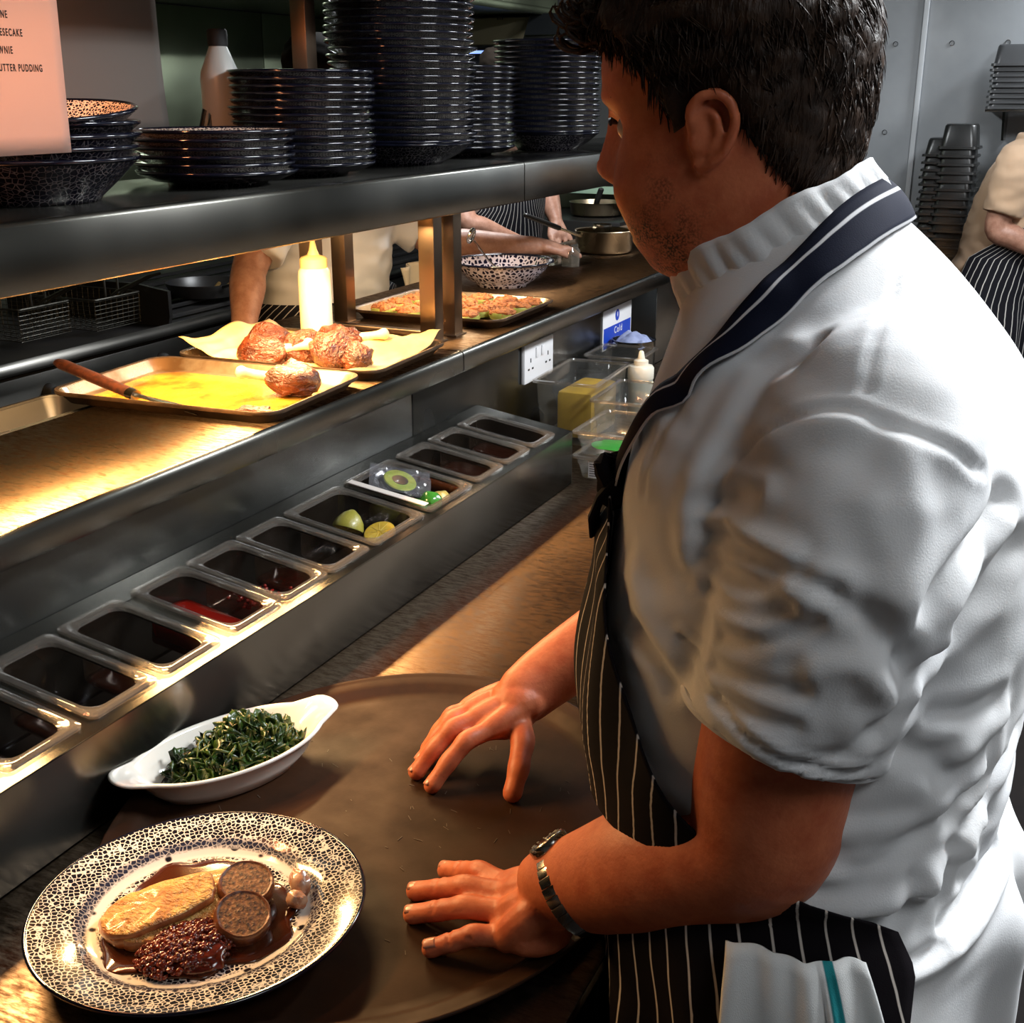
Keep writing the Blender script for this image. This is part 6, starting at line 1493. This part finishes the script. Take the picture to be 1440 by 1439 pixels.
# ------------------------------------------------------------------ the other cooks
WHITE2 = cloth_mat('white_cotton_worn', (.80, .79, .77), (.72, .71, .70)); APR2 = stripe_mat('butcher_stripe', (.010, .010, .014), (.60, .58, .55), .026, .0032, .008)
SKIN2 = skin_mat('skin_tan', (.42, .22, .15), (.30, .14, .09), .06); TOWL = cloth_mat('cream_towel', (.66, .60, .48), (.58, .52, .40))
HAIR2 = mat('matte_dark_hair', (.010, .007, .005), .85, spec=.1)
def cook(label, x, y, face, lean, arms, head, wide=.22, deep=.15, apron_top=1.10, z_sh=1.44, hairm=None, cloth=None, hoff=0.):
    """x, y of the hips; face = heading; lean = forward shift per metre of height; arms = world points shoulder > elbow > wrist > finger tips"""
    c, s = math.cos(face), math.sin(face)
    def Wp(f, l, z): f2 = f + lean * max(0, z - .95); return Vector((x + c * f2 - s * l, y + s * f2 + c * l, z))
    g = G()
    for sd in (-1, 1):
        g.limb([tuple(Wp(0, sd * .09, .92)) + (.09, .09), tuple(Wp(.01, sd * .10, .5)) + (.06, .06), tuple(Wp(0, sd * .11, .10)) + (.04, .04)], 5, 14)
    g.limb([tuple(Wp(0, 0, .88)) + (.12, .16), tuple(Wp(0, 0, 1.1)) + (.12, .16), tuple(Wp(0, 0, z_sh - .1)) + (.11, .16), tuple(Wp(0, 0, z_sh + .02)) + (.07, .08), tuple(Wp(.02, 0, z_sh + .10)) + (.058, .058), tuple(Wp(.03, hoff * .75, z_sh + .18)) + (.058, .058)], 5, 20, up=(c, s, 0))
    for A in arms:
        S_, E_, W_, T_ = [Vector(p) for p in A]
        g.limb([tuple(S_) + (.055, .055), tuple(S_.lerp(E_, .5)) + (.050, .050), tuple(E_) + (.043, .043), tuple(E_.lerp(W_, .3)) + (.044, .044), tuple(E_.lerp(W_, .75)) + (.033, .033), tuple(W_) + (.026, .030)], 5, 16)
        d = (T_ - W_); sdv = d.cross(Vector((0, 0, 1))); sdv = sdv.normalized() if sdv.length > 1e-4 else Vector((1, 0, 0))
        g.limb([tuple(W_) + (.028, .026), tuple(W_.lerp(T_, .3)) + (.024, .036), tuple(W_.lerp(T_, .5)) + (.020, .040)], 5, 14, up=(0, 0, 1))
        for q in range(4):
            o = sdv * (.024 * (q - 1.5)); k = W_.lerp(T_, .48) + o; tp = W_.lerp(T_, (.92, 1, .97, .85)[q]) + o * 1.25 + Vector((0, 0, -.014)); md = k.lerp(tp, .5) + Vector((0, 0, .010))
            g.limb([tuple(k) + (.0115,) * 2, tuple(md) + (.0105,) * 2, tuple(tp) + (.0085,) * 2], 4, 8)
        tb = W_.lerp(T_, .2) + sdv * .03; g.limb([tuple(tb) + (.014,) * 2, tuple(tb.lerp(T_, .3) + sdv * .022 - Vector((0, 0, .008))) + (.0115,) * 2, tuple(tb.lerp(T_, .55) + sdv * .022 - Vector((0, 0, .018))) + (.009,) * 2], 4, 8)
    hc = Wp(.05, hoff, z_sh + .255 - abs(hoff) * .2); HM = Matrix.Translation(hc) @ Matrix.Rotation(face + head[0], 4, 'Z') @ Matrix.Rotation(head[1], 4, 'Y')
    head_pieces(g, HM)
    p = g.build('person', SKIN2); voxel(p, .0055, 2, .4); tag(p, label, 'person')
    hr = []
    for r in HQ:
        ring = []
        for j in range(48):
            ph = 2 * PI * j / 48; a = head_point(r, ph); t = hair_t(*a); off = t * (1 + .4 * mnoise.noise(Vector(a) * 40)) if t > 0 else -.007; ring.append(HM @ Vector(head_point(r, ph, off)))
        hr.append(ring)
    G().loft(hr).build('hair', HAIR2, p, ang=180)
    for sd in (1, -1): G().ball(HM @ Vector((.0690, sd * .032, .012)), .0118, 12, 8).build('eye', bpy.data.materials['eyeball'], p)
    # jacket
    def ring(z, a, b, off=0, n=56, th0=None, th1=None):
        out = []
        for j in range(n):
            th = 2 * PI * j / n; out.append(Wp((a + off) * math.cos(th) * 1.0, (b + off) * math.sin(th), z))
        return out
    RW = [(.86, deep + .015, wide * .98), (.98, deep + .010, wide * .96), (1.10, deep, wide * .94), (1.22, deep + .005, wide), (1.34, deep, wide * 1.02), (1.41, deep * .9, wide * .98), (z_sh + .03, deep * .68, wide * .62), (z_sh + .065, deep * .55, wide * .38), (z_sh + .10, .075, .08)]
    RS = spline(RW, 4); g = G(); g.loft([ring(*r) for r in RS])
    for A in arms:
        S_, E_ = Vector(A[0]), Vector(A[1]); i_ = Wp(0, 0, S_.z - .01).lerp(S_, .55)
        g.limb([tuple(i_) + (.075, .075), tuple(S_) + (.080, .080), tuple(S_.lerp(E_, .4)) + (.076, .076), tuple(S_.lerp(E_, .78)) + (.070, .070)], 6, 22, round_ends=False)
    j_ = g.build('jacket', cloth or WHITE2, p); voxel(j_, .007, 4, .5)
    Vj = coords(j_.data); Nj = normals(j_.data); setco(j_.data, Vj + Nj * (.007 * rough_noise(Vj, (14, 14, 30), x))[:, None])
    # apron with bib, wrapped round the front
    def ap(u, v):
        z = apron_top + (.52 - apron_top) * v; half = R(float(np.interp(z, [.5, 1.0, 1.10, 1.25, 1.40], [125, 130, 128, 62, 36]))); th = -half + 2 * half * u
        r = [float(np.interp(max(z, .86), RS[:, 0], RS[:, i])) for i in range(3)]; fl = .012 * math.sin(th * 9 + z * 4) * min(1, max(0, 1.05 - z) * 4)
        return Wp((r[1] + .022 + fl) * math.cos(th), (r[2] + .022 + fl) * math.sin(th), z)
    a_ = G().grid(ap, 60, 36, lambda u, v: ((u - .5) * .82, v)).build('apron', APR2, p, ang=180); solidify(a_, .002); bake(a_)
    for sd in (-1, 1):
        G().limb([tuple(Wp(0, sd * .09, .93)) + (.11, .11), tuple(Wp(.01, sd * .10, .5)) + (.085, .085), tuple(Wp(0, sd * .11, .12)) + (.07, .07)], 5, 16).build('trouser_leg', TROUS, p)
        G().limb([tuple(Wp(-.05, sd * .11, .05)) + (.04, .042), tuple(Wp(.06, sd * .115, .048)) + (.04, .046), tuple(Wp(.18, sd * .12, .035)) + (.028, .038)], 4, 12).build('shoe', RUB, p)
    return p, Wp
pA, wA = cook('cook in white behind the pass, arm stretched along it past the posts', -1.90, 2.80, R(0), .10,
     [[(-1.845, 2.545, 1.42), (-1.835, 2.420, 1.270), (-1.765, 2.290, 1.150), (-1.70, 2.215, 1.092)], [(-1.82, 2.985, 1.41), (-1.66, 3.06, 1.275), (-1.455, 3.235, 1.262), (-1.365, 3.385, 1.235)]], (R(-30), R(18)), .235, .155, 1.165, hoff=-.11)
pB, wB = cook('cook in a striped bib apron standing at the far end of the pass', -2.16, 4.42, R(-25), .05,
     [[(-2.21, 4.20, 1.42), (-2.10, 4.10, 1.22), (-1.96, 4.22, 1.15), (-1.84, 4.30, 1.10)], [(-2.07, 4.60, 1.43), (-2.02, 4.66, 1.30), (-1.955, 4.61, 1.185), (-1.90, 4.565, 1.085)]], (0, R(20)), .21, .14, 1.40)
pC, wC = cook('cook in warm-lit white jacket and striped apron bending at the right picture edge', -.335, 5.00, R(5), .22,
     [[(-.255, 4.800, 1.44), (-.300, 4.775, 1.215), (-.120, 4.800, 1.125), (.04, 4.83, 1.07)], [(-.215, 5.20, 1.44), (-.20, 5.22, 1.22), (-.02, 5.16, 1.13), (.13, 5.12, 1.08)]], (0, R(30)), .205, .145, 1.36, cloth=cloth_mat('warm_lit_cotton', (.52, .36, .24), (.44, .29, .18)))  # warm light on the white jacket is put into its cloth colour
t = G().grid(lambda u, v: wA(.182 + .012 * math.sin(u * 9 + v * 4) + .02 * v, .10 + .10 * u + .03 * v, 1.225 - .22 * v + .012 * u), 14, 20).build('side_towel', TOWL, ang=180); solidify(t, .006); bake(t); tag(t, 'cream side towel hanging at the waist of the cook behind the pass', 'towel')
t = thing('prep_unit', 'steel prep unit in front of the bending cook at the right', 'counter', (0, 0, 0))
G().box((-.02, 4.6, .88), (1.0, 5.35, .91), .004).build('top', ST, t); G().box((.0, 4.64, .02), (.98, 5.33, .88), .004).build('body', BLK, t)
# tall dark cabinet on the right, beyond the cook's back
t = thing('dark_cabinet', 'dark cabinet standing in the shade behind the white-jacketed cook', 'cabinet', (0, 0, 0))
G().box((.62, 1.9, .02), (1.65, 3.6, .88), .008).build('body', BLK, t); G().box((.60, 1.88, .88), (1.66, 3.62, .905), .004).build('top', STD, t)
for k in range(3): G().box((.605, 1.94 + k * .55, .08), (.622, 2.46 + k * .55, .84), .006).build('door', BLK, t)
